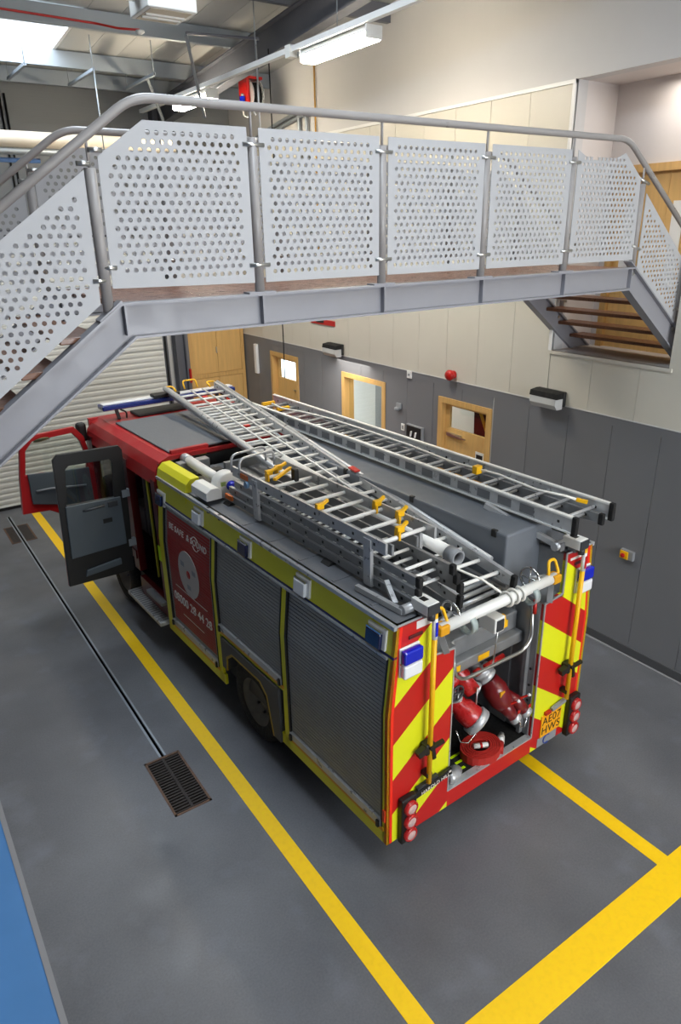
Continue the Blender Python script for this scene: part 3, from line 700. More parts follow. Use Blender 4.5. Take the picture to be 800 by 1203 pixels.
# sides
lockers = [(.06, 1.455, .54, 2.135), (1.545, 2.845, 1.09, 2.135), (2.935, 4.18, .54, 2.135)]
def shutter(y0, y1, z0, z1, s, m, nm='roller_shutter'):
    b = MB(); n = int((z1-z0)/.036); 
    for k in range(n):
        a, c = z0+(z1-z0)*k/n, z0+(z1-z0)*(k+1)/n; h = c-a
        skin(b, y0, y1, a, a+h*.82, -.03, -.012, s); skin(b, y0, y1, a+h*.82, c, -.03, -.022, s)
    return b.build(nm, m, tr)
m_poster = mat('red_poster_print', '#a01d17', .45, noise=.06, scale=2)
shutters = []
for s in (-1, 1):
    b = MB(); skin(b, 0, 4.33, 2.165, ZT, -.03, 0, s); b.build('cornice_panel', m_siv, tr)
    b = MB(); skin(b, 0, 4.33, 2.150, 2.168, -.03, .006, s); b.build('navy_stripe', mat('navy_stripe', '#151d55', .35), tr)
    b = MB(); skin(b, .06, 4.2, 2.128, 2.150, -.03, .02, s); b.build('gutter_rail', m_alu, tr)
    for a, c, z0 in ((0, .06, ZB), (1.455, 1.545, ZB), (2.845, 2.935, ZB), (4.18, 4.33, ZB)):
        b = MB(); skin(b, a, c, z0, 2.15, -.03, 0, s); p = b.build('side_pillar', m_siv, tr)
        for q in ((c-.004, c+.012), (a-.02, a+.008)):
            if q[0] < 0.01 or q[1] > 4.3: continue
            b = MB(); skin(b, *q, .5 if not (1.5 < q[0] < 2.86) else 1.05, 2.13, -.03, .006, s); b.build('edge_seal', m_black, p)
    for i, (y0, y1, z0, z1) in enumerate(lockers):
        sh = shutter(y0, y1, z0, z1, s, m_shut); shutters.append(sh)
        b = MB(); skin(b, y0+.01, y1-.01, z0-.02, z0+.05, -.02, .012, s); b.build('lift_bar', m_alu, sh)
        for yy in (y0+.02, y1-.05):
            b = MB(); skin(b, yy, yy+.03, z0-.03, z0+.035, -.0, .03, s); b.build('stop_block', m_black, sh)
        b = MB(); skin(b, y0-.02, y1+.02, z0-.055, z0-.02, -.02, .008, s); b.build('amber_tape', m_amber, tr)
    for y0, y1 in ((0, 1.6), (2.80, 4.33)):
        b = MB(); skin(b, y0, y1, ZB, .485, -.03, 0, s); b.build('skirt', m_siv, tr)
    b = MB(); skin(b, 1.545, 2.845, 1.005, 1.04, -.03, 0, s); b.build('yellow_band', m_siv, tr)
    # wheel arch moulding
    X0, X1 = (-1.275, -1.1) if s < 0 else (1.1, 1.275)
    outer = [(1.60, .36), (1.60, 1.0), (2.79, 1.0), (2.79, .62)]
    inner = [(2.70, .62), (2.68, .80), (2.55, .90), (1.95, .90), (1.82, .80), (1.72, .36)]
    MB().prism(outer+inner, 'x', X0, X1).build('wheel_arch', mat('dark_grey_moulding', '#45474a', .55), tr)
    q = [(a, z) for a, z in inner]
    inn2 = [(a+(.02 if a < 2.2 else -.02), z-.02 if z > .7 else z) for a, z in inner]
    MB().prism(inner+inn2[::-1], 'x', X0-.003 if s < 0 else X1-.01, X0+.01 if s < 0 else X1+.003).build('arch_tape', mat('dull_amber_tape', '#9a7d1c', .5), tr)
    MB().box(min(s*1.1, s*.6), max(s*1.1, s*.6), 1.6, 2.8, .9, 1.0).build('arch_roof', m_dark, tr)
# poster on the front shutter
sh = shutters[2]
b = MB(); n = 39
for k in range(n):
    a, c = .64+(2.07-.64)*k/n, .64+(2.07-.64)*(k+1)/n; h = c-a
    skin(b, 3.0, 4.10, a, a+h*.84, -.02, -.010, -1); skin(b, 3.0, 4.10, a+h*.84, c, -.02, -.019, -1)
post = b.build('printed_poster', m_poster, sh)
def sidemtx(y, z, off=.0, rot=0):
    """matrix that lays text on the left side, reading front to rear as seen from outside"""
    t = math.atan(.08/(ZT-ZK)) if z > ZK else 0
    up = Vector((math.sin(t), 0, math.cos(t))); rt = Vector((0, -1, 0)); nz = rt.cross(up)
    m = Matrix((rt, up, nz)).transposed().to_4x4(); m.translation = Vector((-(xs_(z)+off), y, z)); return m @ Matrix.Rotation(rot, 4, 'Z')
m_print = mat('white_print', '#e8e2dc', .5)
for wd_, yy in (('BE', 3.98), ('SAFE', 3.76), ('&', 3.53), ('SOUND', 3.26)): text('poster_heading', wd_, .105, m_print, sh, sidemtx(yy, 1.90, -.006), .003, space=1.15)
text('poster_number', '08000 28 44 28', .16, m_print, sh, sidemtx(3.55, .98, -.006), .003)
b = MB()
for a0, a1 in ((.5, 2.6), (-2.6, -.5)):
    b.tube([(-xs_(1.93)-.001, 3.33-.085*math.cos(a0+(a1-a0)*k/10), 1.90+.085*math.sin(a0+(a1-a0)*k/10)) for k in range(11)], .005, 6)
b.build('sound_arcs', m_print, sh)
disc = MB().ring((-1.243, 3.55, 1.44), (-1.249, 3.55, 1.44), .29, .05, 40).build('poster_disc', mat('pale_grey_print', '#b9b3ae', .5), sh)
disc.scale = (1, .92, 1); disc.location = (0, 3.55*.08, 0)
for k in range(3):
    a = .6+k*2.1; MB().box(-1.251, -1.248, 3.55+.17*math.cos(a)-.045, 3.55+.17*math.cos(a)+.045, 1.44+.17*math.sin(a)-.03, 1.44+.17*math.sin(a)+.03).build('disc_print', m_poster if k == 9 else m_grey, sh)
MB().lathe([(0, .007), (.05, .007), (.05, 0)], (-1.243, 3.55, 1.44), (-1, 0, 0), 24).build('disc_centre', m_poster, sh)
for z, wd in ((1.14, .44), (.80, .3)): text('poster_small_print', 'call for a free home fire safety visit' if z > 1 else 'or visit our website', .04, m_print, sh, sidemtx(3.55, z, -.006), .002) if False else None
# small print lines, too small to read
for z, wd in ((1.15, .42), (.80, .28)): MB().box(-1.2465, -1.2455, 3.55-wd, 3.55+wd, z-.005, z+.005).build('poster_fine_line', m_print, sh)
# side lamps
for i, (y, z) in enumerate(((4.22, 2.18), (3.22, 2.27), (2.2, 2.275), (1.2, 2.275), (.2, 2.27))):
    l = empty('side_lamp', parent=tr)
    b = MB(); skin(b, y-.11, y+.10, z-.085, z+.085, 0, .02); b.build('lamp_base', m_white, l)
    b = MB(); skin(b, y-.08, y+.09, z-.08, z+.05, .02, .055); b.build('lamp_lens', m_lamp if i in (1, 3) else m_dblue, l, .01)
    b = MB(); skin(b, y-.08, y+.09, z+.05, z+.065, .02, .05); b.build('lamp_trim', m_chrome, l)
for y in (3.0, 2.75): MB().box(-1.19, -1.165, y-.015, y+.015, 2.37, 2.43).build('lashing_eye', m_black, tr)
b = MB(); skin(b, .015, .045, .60, .72, 0, .012); b.build('side_marker', m_orange, tr)
# wheels
def wheel(x, y, r=.46):
    wv = empty('wheel', (x, y, r), parent=tr); s = -1 if x < 0 else 1
    MB().lathe([(.27, -.13), (.40, -.14), (.45, -.11), (r, -.05), (r, .05), (.45, .11), (.40, .14), (.27, .13)], (0, 0, 0), (s, 0, 0), 36).build('tyre', m_rubber, wv)
    MB().lathe([(0, .02), (.12, .03), (.15, .0), (.22, .02), (.25, .10), (.275, .125), (.28, .13), (.27, -.1), (0, -.1)], (0, 0, 0), (s, 0, 0), 36).build('rim', mat('dirty_wheel', '#6d6a62', .6, .3, noise=.2, scale=10), wv)
    for k in range(8): a = 2*PI*k/8; MB().cyl((s*.02, .17*math.cos(a), .17*math.sin(a)), (s*.05, .17*math.cos(a), .17*math.sin(a)), .016, 6).build('wheel_nut', m_dgrey, wv)
for x in (-1.08, 1.08): wheel(x, 2.2); wheel(x, 6.05)
MB().box(-.45, .45, .75, 6.8, .5, .8).build('chassis', m_black, tr); MB().cyl((-1, 2.2, .46), (1, 2.2, .46), .07).build('axle', m_black, tr); MB().cyl((-1, 6.05, .46), (1, 6.05, .46), .07).build('axle', m_black, tr)

# rear panels
for s in (-1, 1):
    poly = [(s*1.25, ZB), (s*1.25, ZK), (s*1.17, ZT), (s*.80, ZT), (s*.80, 2.03), (s*.56, 2.0), (s*.56, ZB)]
    MB().prism(poly, 'y', 0, .035).build('rear_panel', m_chev, tr)
    e = MB(); e.bar((s*1.17, .0, ZT), (s*.80, 0, ZT), .012, .012); e.bar((s*.8, 0, ZT), (s*.8, 0, 2.03), .012, .012, (0,1,0)); e.bar((s*.8, 0, 2.03), (s*.56, 0, 2.0), .012, .012); e.bar((s*.56, 0, 2.0), (s*.56, 0, .54), .012, .012, (0,1,0)); e.build('panel_edge', m_alu, tr)
    # blue beacon over white work lamp
    c = empty('rear_lamp', parent=tr); x = s*1.055
    MB().box(x-.10, x+.10, -.02, 0, 1.98, 2.235, .01).build('lamp_base', m_wpaint, c)
    MB().box(x-.095, x+.09, -.075, -.02, 2.11, 2.225, .015).build('blue_lens', m_blue, c); MB().box(x-.095, x+.09, -.07, -.02, 1.985, 2.10, .015).build('white_lens', m_lamp, c); MB().box(x-.10, x+.10, -.035, -.02, 2.10, 2.112).build('chrome_strip', m_chrome, c)
    MB().box(s*.99-.07, s*.99+.07, -.012, 0, 2.275, 2.305, .005).build('marker_lamp', m_dred, tr)
    # tail light cluster
    c = empty('tail_light', parent=tr); x = s*1.05 if s < 0 else 1.14
    MB().box(x-.085, x+.075, -.06, 0, .335, .80, .012).build('housing', m_black, c)
    for z in (.70, .56, .42):
        MB().lathe([(.068, 0), (.068, .025), (.05, .035), (.045, .03)], (x, -.06, z), (0, -1, 0), 24).build('red_ring', m_redpump, c); MB().lathe([(.047, .028), (.03, .036), (0, .038)], (x, -.06, z), (0, -1, 0), 20).build('lens', mat('pale_lens', '#c9a9a6', .25), c)
    # yellow pole in its clamps
    c = empty('marker_pole', parent=tr); x = s*.86 if s < 0 else .955
    MB().cyl((x, -.07, .86), (x, -.07, 2.46), .022, 14).build('pole', m_yellow, c)
    MB().cyl((x, -.07, 2.24), (x, -.07, 2.42), .0228, 14).build('white_label', m_white, c)
    MB().box(x-.012, x+.012, -.0945, -.0925, 2.27, 2.39).build('label_print', m_blue if s < 0 else m_redplain, c)
    for z in (1.21,):
        MB().box(x-.05, x+.05, -.085, 0, z-.05, z+.05, .012).build('clamp', m_black, c); MB().bar((x-.02, -.09, z+.02), (x+.11, -.11, z+.05), .03, .03).build('clamp_lever', m_black, c); MB().bar((x-.12, -.05, z-.02), (x, -.06, z+.02), .05, .06).build('clamp_arm', m_black, c); MB().bar((x+.01, -.09, z+.02), (x+.03, -.09, z-.10), .025, .03).build('clamp_tail', m_black, c)
    MB().box(x-.03, x+.03, -.08, 0, .92, .96, .005).build('support', m_black, c)
# red sill under the pump bay
MB().box(-.56, .56, 0, .035, ZB, .535).build('rear_sill', mat('sill_red', '#c01c16', .4), tr)
MB().box(-.56, .56, -.005, .06, .535, .55).build('sill_plate', m_alu, tr)
MB().box(-1.22, 1.22, .035, .6, ZB, .45).build('under_pan', m_black, tr)
MB().box(.965, 1.03, -.03, 0, .50, .56, .004).build('plate_lamp', m_black, tr) if False else None
# name board and number plate
nb = empty('name_board', parent=tr)
MB().bar((-1.10, -.03, .745), (-.565, -.03, .80), .03, .065).build('board', m_black, nb)
a = math.atan2(.055, .535)
mt = Matrix.Rotation(PI/2, 4, 'X'); mt = Matrix.Translation((-.755, -.049, .768)) @ Matrix.Rotation(-a, 4, 'Y') @ mt
text('name_lettering', 'HAROLD HILL', .052, m_print, nb, mt, .001)
MB().bar((-.95, -.025, .805), (-.72, -.025, .83), .03, .03).build('board_hinge', m_dgrey, nb); MB().box(-.60, -.575, -.05, -.045, .80, .815).build('sticker', m_print, nb)
npl = empty('number_plate', parent=tr)
MB().box(.685, .985, -.014, 0, .475, .725, .004).build('plate', mat('plate_yellow', '#f3a90c', .4), npl)
mt = Matrix.Translation((.835, -.0155, .655)) @ Matrix.Rotation(PI/2, 4, 'X'); text('registration', 'AE07', .125, m_black, npl, mt, .001, space=1.05)
mt = Matrix.Translation((.835, -.0155, .545)) @ Matrix.Rotation(PI/2, 4, 'X'); text('registration', 'HWS', .125, m_black, npl, mt, .001, space=1.05)
MB().bar((.80, -.03, .775), (1.0, -.03, .80), .03, .035).build('plate_light', m_grey, npl); MB().box(.72, .80, -.03, 0, .735, .765).build('small_label', m_redplain, npl)
st = empty('maker_badge', parent=tr); MB().box(.66, .95, -.004, 0, .365, .465).build('badge_plate', m_grey, st)
MB().tube(arc((.80, -.006, .415), .05, .9, 5.2, 14, 0, 2), .008, 6).build('badge_mark', mat('badge_blue', '#26418c', .4), st)
MB().box(-.98, -.82, -.003, 0, 2.335, 2.40).build('warning_sticker', m_print, tr); MB().box(.86, 1.04, -.003, 0, 2.335, 2.36).build('warning_sticker', m_print, tr)
# latch boxes on top of the poles
for x in (-.90, .90):
    l = empty('pole_latch', parent=tr); MB().box(x-.06, x+.06, -.09, .09, 2.47, 2.56, .006).build('latch_box', m_wpaint, l); MB().box(x-.058, x+.058, -.10, -.09, 2.475, 2.555).build('latch_face', m_dgrey, l); MB().box(x-.03, x+.02, -.02, .04, 2.56, 2.563).build('latch_print', m_black, l)
    MB().cyl((x, -.07, 2.42), (x, -.07, 2.48), .03, 12).build('pole_socket', m_dgrey, l); MB().box(x-.03, x+.03, -.03, .05, 2.42, 2.48).build('stand', m_alud, l)

# pump bay
pb = empty('pump_bay', parent=tr)
MB().box(-.56, .56, .70, .72, .55, 2.03).build('back_plate', m_dgrey, pb); MB().box(-.56, -.545, .035, .7, .55, 2.0).build('side_plate', m_alud, pb); MB().box(.545, .56, .035, .7, .55, 2.0).build('side_plate', m_alud, pb)
MB().box(-.56, .56, .035, .7, .45, .535).build('bay_floor', m_rubber, pb)
MB().box(.50, .545, .10, .14, .56, 1.95).box(.52, .545, .30, .5, .56, 1.95).build('door_channel', m_alud, pb)
for z in (.95, 1.12, 1.30): MB().cyl((.545, .07, z), (.535, .07, z), .013, 8).build('bolt', m_black, pb)
for x0, x1, y in ((-.25, -.10, .275), (-.26, -.18, .195), (-.28, -.22, .12), (.21, .30, .28), (.22, .28, .207), (.215, .26, .127)): MB().box(x0, x1, y-.012, y+.012, .535, .539).build('lime_strip', m_lime, pb)
# tray of equipment across the top of the bay
MB().box(-.50, .52, .18, .62, 1.55, 1.66, .01).box(-.5, .52, .26, .62, 1.66, 1.84, .01).build('equipment_tray', m_alud, pb)
for x in (-.36, .0, .32): MB().box(x-.07, x+.07, .174, .18, 1.575, 1.63).build('yellow_label', m_yellow, pb) if x < .3 else MB().box(x-.07, x+.07, .254, .26, 1.72, 1.79).build('yellow_label', m_yellow, pb)
MB().cyl((-.02, .14, 1.52), (.22, .14, 1.54), .022, 10).build('red_grip', m_redplain, pb); MB().cyl((-.14, .14, 1.5), (-.08, .14, 1.51), .03, 10).build('red_knob', m_redplain, pb)
MB().tube(roundpath([(-.47, .12, 1.98), (-.47, .06, 1.66), (-.36, .06, 1.58), (.40, .06, 1.56), (.50, .06, 1.66), (.51, .10, 2.0)], .10, 5), .016, 10).build('tubular_guard', m_stain, pb)
# left inlet valve
v = empty('pump_valve', (-.06, 0, .06), parent=pb)
d = Vector((.45, -.62, -.62)).normalized(); p0 = Vector((-.26, .34, 1.22))
MB().lathe([(.0, 0), (.075, .0), (.085, .1), (.085, .2), (.11, .24), (.115, .36), (.105, .38)], p0, d, 24).build('valve_body', m_redpump, v)
MB().lathe([(.118, .36), (.135, .37), (.135, .43), (.10, .44), (0, .44)], p0, d, 28).build('blank_cap', m_alu, v)
MB().cyl(p0+d*.44, p0+d*.48, .015, 8).build('cap_stud', m_chrome, v)
MB().lathe([(.07, 0), (.09, .04), (.09, .20), (.075, .24), (.075, .36), (0, .36)], (-.14, .42, 1.46), (.25, -.55, -.6), 20).build('upper_housing', m_redpump, v)
MB().lathe([(.05, 0), (.06, .08), (.05, .2)], (-.30, .3, 1.28), (.8, .0, .3), 16).build('cross_pipe', m_redpump, v)
MB().lathe([(.045, 0), (.05, .04), (.05, .10), (.03, .12), (0, .12)], (-.28, .22, 1.22), (.1, -.7, .6), 14).build('lever_boss', m_alu, v)
MB().tube(arc((-.31, .12, 1.35), .07, 0, 2*PI, 16, 0, 2)[:-1], .011, 6, closed=True).cyl((-.31, .12, 1.28), (-.31, .12, 1.42), .009, 6).cyl((-.38, .12, 1.35), (-.24, .12, 1.35), .009, 6).build('handwheel', m_dgrey, v)
MB().lathe([(.03, 0), (.05, .02), (.05, .07), (.04, .09)], (.0, .25, 1.22), (.5, -.8, -.2), 16).build('gauge_cap', m_alu, v)
MB().tube([(-.30, .12, .95), (-.26, .1, .82), (-.18, .08, .78), (-.08, .09, .82), (-.03, .1, .90)], .006, 5).build('chain', m_chrome, v)
MB().cyl((-.06, .12, 1.3), (-.06, .12, .98), .008, 6).build('lever_rod', m_stain, v)
# right twin outlet
v = empty('twin_outlet', parent=pb)
MB().lathe([(.055, -.16), (.055, 0), (.09, .0), (.105, .03), (.105, .07), (.09, .08), (.105, .09), (.105, .13), (.09, .14)], (.14, .36, 1.33), (.35, -.55, -.65), 24).build('coupling', m_alu, v)
MB().tube([(.19, .28, 1.22), (.23, .22, 1.13), (.27, .16, 1.02), (.31, .12, .94)], [.095, .12, .11, .075], 18).build('outlet_body', m_dpump, v)
for dx in (-.02, .13):
    MB().tube([(.25+dx*.6, .18, 1.05), (.30+dx, .10, .96), (.34+dx, .04, .88)], [.06, .065, .055], 14).build('branch', m_dpump, v)
    MB().lathe([(.05, 0), (.06, .01), (.06, .05), (.03, .06), (0, .06)], (.335+dx, .045, .885), (.5, -.55, -.67), 16).build('outlet_cap', m_alu, v)
    MB().bar((.30+dx, .07, 1.02), (.37+dx, .02, 1.06), .014, .014).build('lever', m_redplain, v); MB().lathe([(0, -.02), (.02, 0), (0, .02)], (.36+dx, .02, 1.06), (0, 0, 1), 10).build('lever_knob', m_white, v)
    MB().box(.36+dx-.018, .36+dx+.018, .0, .004, .93, .965).build('tag_label', m_redplain, v)
MB().tube([(.36, .0, .84), (.38, -.0, .76), (.44, .0, .735), (.49, .02, .78), (.5, .03, .86)], .006, 5).build('chain', m_chrome, v)
MB().box(.18, .24, .10, .12, 1.12, 1.17).build('brass_label', m_amber, v)
# couplings on the bay floor
MB().tube([(-.50, .06, .60), (-.46, .05, .60), (-.40, .06, .59), (-.36, .10, .585)], [.05, .055, .05, .06], 16).build('floor_coupling', m_alu, pb)

# rear gantry beam with rope, handles and hand wheels
g = empty('gantry_beam', parent=tr)
MB().cyl((-.74, 0, 2.24), (.66, 0, 2.24), .046, 20).build('beam', m_wpaint, g)
for x in (.02, .10, .17): MB().tube([(x+.015*math.sin(t*.5), .062*math.cos(t), 2.24+.062*math.sin(t)) for t in [2*PI*k/14 for k in range(14)]], .012, 6, closed=True).build('rope_turn', m_rope, g)
MB().tube([(.02, .05, 2.28), (-.05, .2, 2.36), (-.2, .5, 2.44), (-.36, 1.0, 2.5)], .011, 6).build('rope_tail', m_rope, g)
for s, x in ((-1, -.72), (1, .64)):
    MB().tube(roundpath([(x-.07, .0, 2.26), (x-.07*.6, .04, 2.40), (x+.07*.6, .04, 2.40), (x+.07, .0, 2.26), (x-.07, 0, 2.26)], .04, 4), .014, 8).build('yellow_handle', m_yellow, g)
    MB().box(x-.05, x+.05, -.05, .05, 2.2, 2.28, .01).build('end_block', m_amber, g)
    xw_ = x-s*.20
    MB().tube(arc((xw_, .10, 2.26), .10, 0, 2*PI, 20, 1, 2)[:-1], .012, 6, closed=True).cyl((xw_, .0, 2.26), (xw_, .2, 2.26), .008, 6).cyl((xw_, .1, 2.16), (xw_, .1, 2.36), .008, 6).build('hand_wheel', m_chrome, g)
    MB().cyl((xw_, .1, 2.26), (x, .05, 2.24), .02, 8).build('wheel_shaft', m_alu, g)
    MB().ring((xw_-s*.10-.03, .0, 2.17), (xw_-s*.10+.03, .0, 2.17), .085, .07).build('clear_tube', mat('milky_tube', '#b9c6c4', .2, alpha=.6), g)
    MB().bar((x, .02, 2.2), (x-s*.05, -.02, 2.02), .05, .05).build('beam_bracket', m_alud, g)
MB().box(-.14, -.02, -.04, .14, 1.98, 2.12, .008).build('winch_box', m_wpaint, g); MB().box(-.12, -.04, -.05, -.04, 2.0, 2.10).build('winch_face', m_dgrey, g); MB().bar((-.01, 0, 2.1), (.03, .0, 1.98), .03, .04).build('yellow_latch', m_yellow, g)
MB().cyl((-.08, -.02, 1.98), (-.02, .05, 1.60), .008, 6).build('winch_rod', m_stain, g); MB().cyl((.44, .02, 2.08), (.42, .0, 1.96), .018, 8).build('red_grip', m_redplain, g)

for y in (.22, .30, .38): MB().cyl((-.30, y, 2.16+y*.1), (.20, y, 2.16+y*.1), .02, 10).build('cross_tube', m_alu, g)
for x in (-.31, .21): MB().bar((x, .16, 2.17), (x, .75, 2.21), .04, .06).build('slide_rail', m_alud, g)
MB().cyl((-.62, .12, 2.12), (-.50, .62, 2.16), .045, 14).build('white_roller', m_wpaint, g)
MB().bar((-.74, .1, 2.2), (-.66, .75, 2.28), .05, .07).build('slide_rail', m_alu, g)
for x in (.25, .32): MB().box(x-.025, x+.025, .18, .34, 2.1, 2.24, .008).build('latch_block', m_alud, g)
# ------------------------------------------------------------------ cab
cab = empty('cab', parent=tr)
Y0, Y1 = 4.36, 6.85
prof = [(-1.22, 2.30), (-1.19, 2.46), (-1.12, 2.57), (-1.0, 2.62), (1.0, 2.62), (1.12, 2.57), (1.19, 2.46), (1.22, 2.30)]
pin = [(x*.955, z-.05) for x, z in prof]
b = MB()
for k in range(len(prof)-1):
    a, c, a2, c2 = prof[k], prof[k+1], pin[k], pin[k+1]
    b.add([(a[0], Y0, a[1]), (c[0], Y0, c[1]), (c2[0], Y0, c2[1]), (a2[0], Y0, a2[1]), (a[0], Y1, a[1]), (c[0], Y1, c[1]), (c2[0], Y1, c2[1]), (a2[0], Y1, a2[1])], [(0,1,2,3),(4,7,6,5),(0,4,5,1),(2,6,7,3)])
b.build('cab_roof', m_red, cab)
MB().box(-1.18, 1.18, Y1-.03, Y1+.12, .70, 1.55).build('front_panel', m_red, cab); MB().prism([(-1.15, 2.5), (1.15, 2.5), (1.15, 2.62), (-1.15, 2.62)], 'y', Y1-.02, Y1+.04).build('visor', m_red, cab)
MB().box(-1.12, 1.12, Y1, Y1+.02, 1.55, 2.5).build('windscreen', m_glass, cab)
MB().box(1.15, 1.22, Y0, Y1, .70, 1.6).box(1.17, 1.22, Y0, Y0+.2, 1.6, 2.4).box(1.17, 1.22, 5.3, 5.5, 1.6, 2.4).box(1.17, 1.22, 6.6, Y1, 1.6, 2.4).build('right_side', m_red, cab); MB().box(1.18, 1.19, Y0, Y1, 1.6, 2.4).build('side_glass', m_glass, cab)
MB().box(-1.22, -1.14, Y0, Y0+.12, .70, 2.35).build('rear_pillar', m_dred, cab); MB().box(-1.22, -1.12, 5.27, 5.45, .80, 2.40).build('centre_pillar', m_dred, cab); MB().box(-1.22, -1.14, 6.62, Y1+.02, .9, 2.4).build('front_pillar', m_dred, cab)
MB().box(-1.22, 1.15, 5.45, Y1, 1.0, 1.08).box(-1.15, 1.15, Y0, 5.45, .66, .72).build('cab_floor', m_black, cab); MB().box(-1.14, 1.15, Y0, Y0+.03, .7, 2.55).build('cab_rear_wall', m_black, cab)
MB().box(-1.24, -1.15, 5.3, 6.85, .98, 1.10).build('sill', m_dred, cab); MB().box(-1.15, 1.15, 5.42, 5.47, .45, 1.08).build('engine_bulkhead', m_black, cab)
MB().box(-1.10, 1.12, 6.45, 6.83, 1.1, 1.75, .06).build('dashboard', m_dgrey, cab); MB().box(-.9, .9, 5.0, 5.1, .72, 1.9, .03).build('crew_seat_back', m_dgrey, cab); MB().box(-.9, -.3, 5.55, 5.7, 1.1, 2.1, .04).box(-.9, -.3, 5.7, 6.2, 1.1, 1.5, .04).build('driver_seat', m_dgrey, cab)
MB().tube(arc((-.6, 6.35, 1.75), .21, 0, 2*PI, 20)[:-1], .015, 6, closed=True).build('steering_wheel', m_black, cab)
MB().box(-.95, .95, 4.46, 6.28, 2.62, 2.645, .01).build('roof_pad', m_rgrey, cab); MB().box(-.94, -.45, 4.40, 4.46, 2.60, 2.665).build('roof_pad_lip', m_red, cab); MB().box(-.45, .95, 4.38, 4.46, 2.50, 2.62).build('roof_rear_step', m_dred, cab)
MB().box(-.55, .25, 6.42, 6.78, 2.62, 2.66, .015).build('roof_hatch', m_black, cab)
MB().cyl((-1.12, 4.85, .85), (-1.12, 4.85, 2.42), .018, 10).build('grab_pole', mat('lime_pole', '#b8b02a', .4), cab)
MB().box(-1.23, -1.2, Y0+.01, Y0+.11, 1.28, 1.48).build('lime_patch', m_lime, cab)
MB().box(-1.36, -1.10, 4.36, 5.50, .40, .455, .008).build('step_plate', m_alu, cab); 
for k in range(18): MB().box(-1.35, -1.12, 4.40+k*.06, 4.42+k*.06, .455, .461).build('step_tread', m_alud, cab)
MB().box(-1.22, -1.14, 4.36, 5.3, .46, .72).build('step_riser', m_dred, cab); MB().box(-1.30, -1.18, 4.40, 4.9, .66, .70).build('upper_step', m_alud, cab)
# light bar
lb = empty('light_bar', parent=cab)
MB().box(-1.05, 1.05, 6.42, 6.66, 2.78, 2.85, .02).build('blue_base', mat('light_bar_blue', '#152a74', .15, coat=.6), lb); MB().box(-1.03, 1.03, 6.47, 6.61, 2.85, 2.868, .008).build('white_top', m_lamp, lb); MB().box(-.30, .12, 6.40, 6.56, 2.865, 2.91, .015).build('black_strap', m_black, lb)
for x in (-.8, .8): MB().bar((x, 6.54, 2.62), (x-.03, 6.54, 2.79), .05, .04).build('bar_foot', m_dgrey, lb); MB().tube(roundpath([(x+.1, 6.5, 2.63), (x+.1, 6.48, 2.72), (x+.02, 6.5, 2.76)], .04), .012, 6).build('bar_cable', m_black, lb)
# black mirror by the front pillar
MB().box(-1.34, -1.20, 6.80, 6.92, 2.30, 2.58, .04).build('mirror', m_black, cab); MB().cyl((-1.27, 6.86, 2.3), (-1.25, 6.86, 1.7), .015, 8).build('mirror_arm', m_black, cab)
# open crew door (hinged at y=5.3, standing square to the cab)
def ring_panel(o, i, y0, y1, m, nm, par):
    """flat frame between outer and inner loops (x, z) with the same point count"""
    n = len(o); vs = [(x, y0, z) for x, z in o]+[(x, y0, z) for x, z in i]+[(x, y1, z) for x, z in o]+[(x, y1, z) for x, z in i]; fs = []
    for k in range(n):
        j = (k+1) % n; fs += [(k, j, n+j, n+k), (2*n+k, 3*n+k, 3*n+j, 2*n+j), (k, 2*n+k, 2*n+j, j), (n+k, n+j, 3*n+j, 3*n+k)]
    return MB().add(vs, fs).build(nm, m, par, .008)
dc = empty('crew_door', parent=cab)
YD = 5.30
o = [(-2.16, .86), (-1.30, .84), (-1.26, 1.6), (-1.24, 2.54), (-1.28, 2.60), (-2.04, 2.62), (-2.10, 2.56), (-2.13, 1.6)]
i = [(-2.03, 1.96), (-1.42, 1.93), (-1.41, 2.1), (-1.39, 2.40), (-1.42, 2.44), (-1.92, 2.46), (-1.97, 2.42), (-2.0, 2.1)]
ring_panel(o, i, YD-.02, YD+.03, m_black, 'door_frame', dc)
MB().prism([(a, z) for a, z in i], 'y', YD, YD+.008).build('door_glass', m_pane, dc)
MB().prism([(x, z) for x, z in o[:2]]+[(-1.27, 1.9), (-2.11, 1.94)], 'y', YD-.0, YD+.05).build('outer_skin', m_red, dc)
MB().prism([(-2.08, 1.24), (-1.35, 1.26), (-1.35, 1.93), (-2.05, 1.95)], 'y', YD-.045, YD-.02).build('door_card', m_pocket, dc, .01)
MB().prism([(-1.95, .95), (-1.46, .99), (-1.46, 1.08), (-1.92, 1.04)], 'y', YD-.06, YD-.02).build('step_pocket', m_pocket, dc, .01)
MB().tube([(-1.84, YD-.045, 1.85), (-1.83, YD-.085, 1.86), (-1.59, YD-.085, 1.87), (-1.58, YD-.045, 1.87)], .016, 8).build('pull_handle', m_dgrey, dc); MB().box(-1.53, -1.40, YD-.065, YD-.045, 1.82, 1.90, .01).build('latch_handle', m_dgrey, dc); MB().box(-1.62, -1.5, YD-.05, YD-.045, 1.62, 1.68).build('vent_slot', m_black, dc)
for z in (1.95, 1.25): MB().box(-1.32, -1.22, YD-.03, YD+.03, z-.05, z+.05).build('hinge', m_galv, dc)
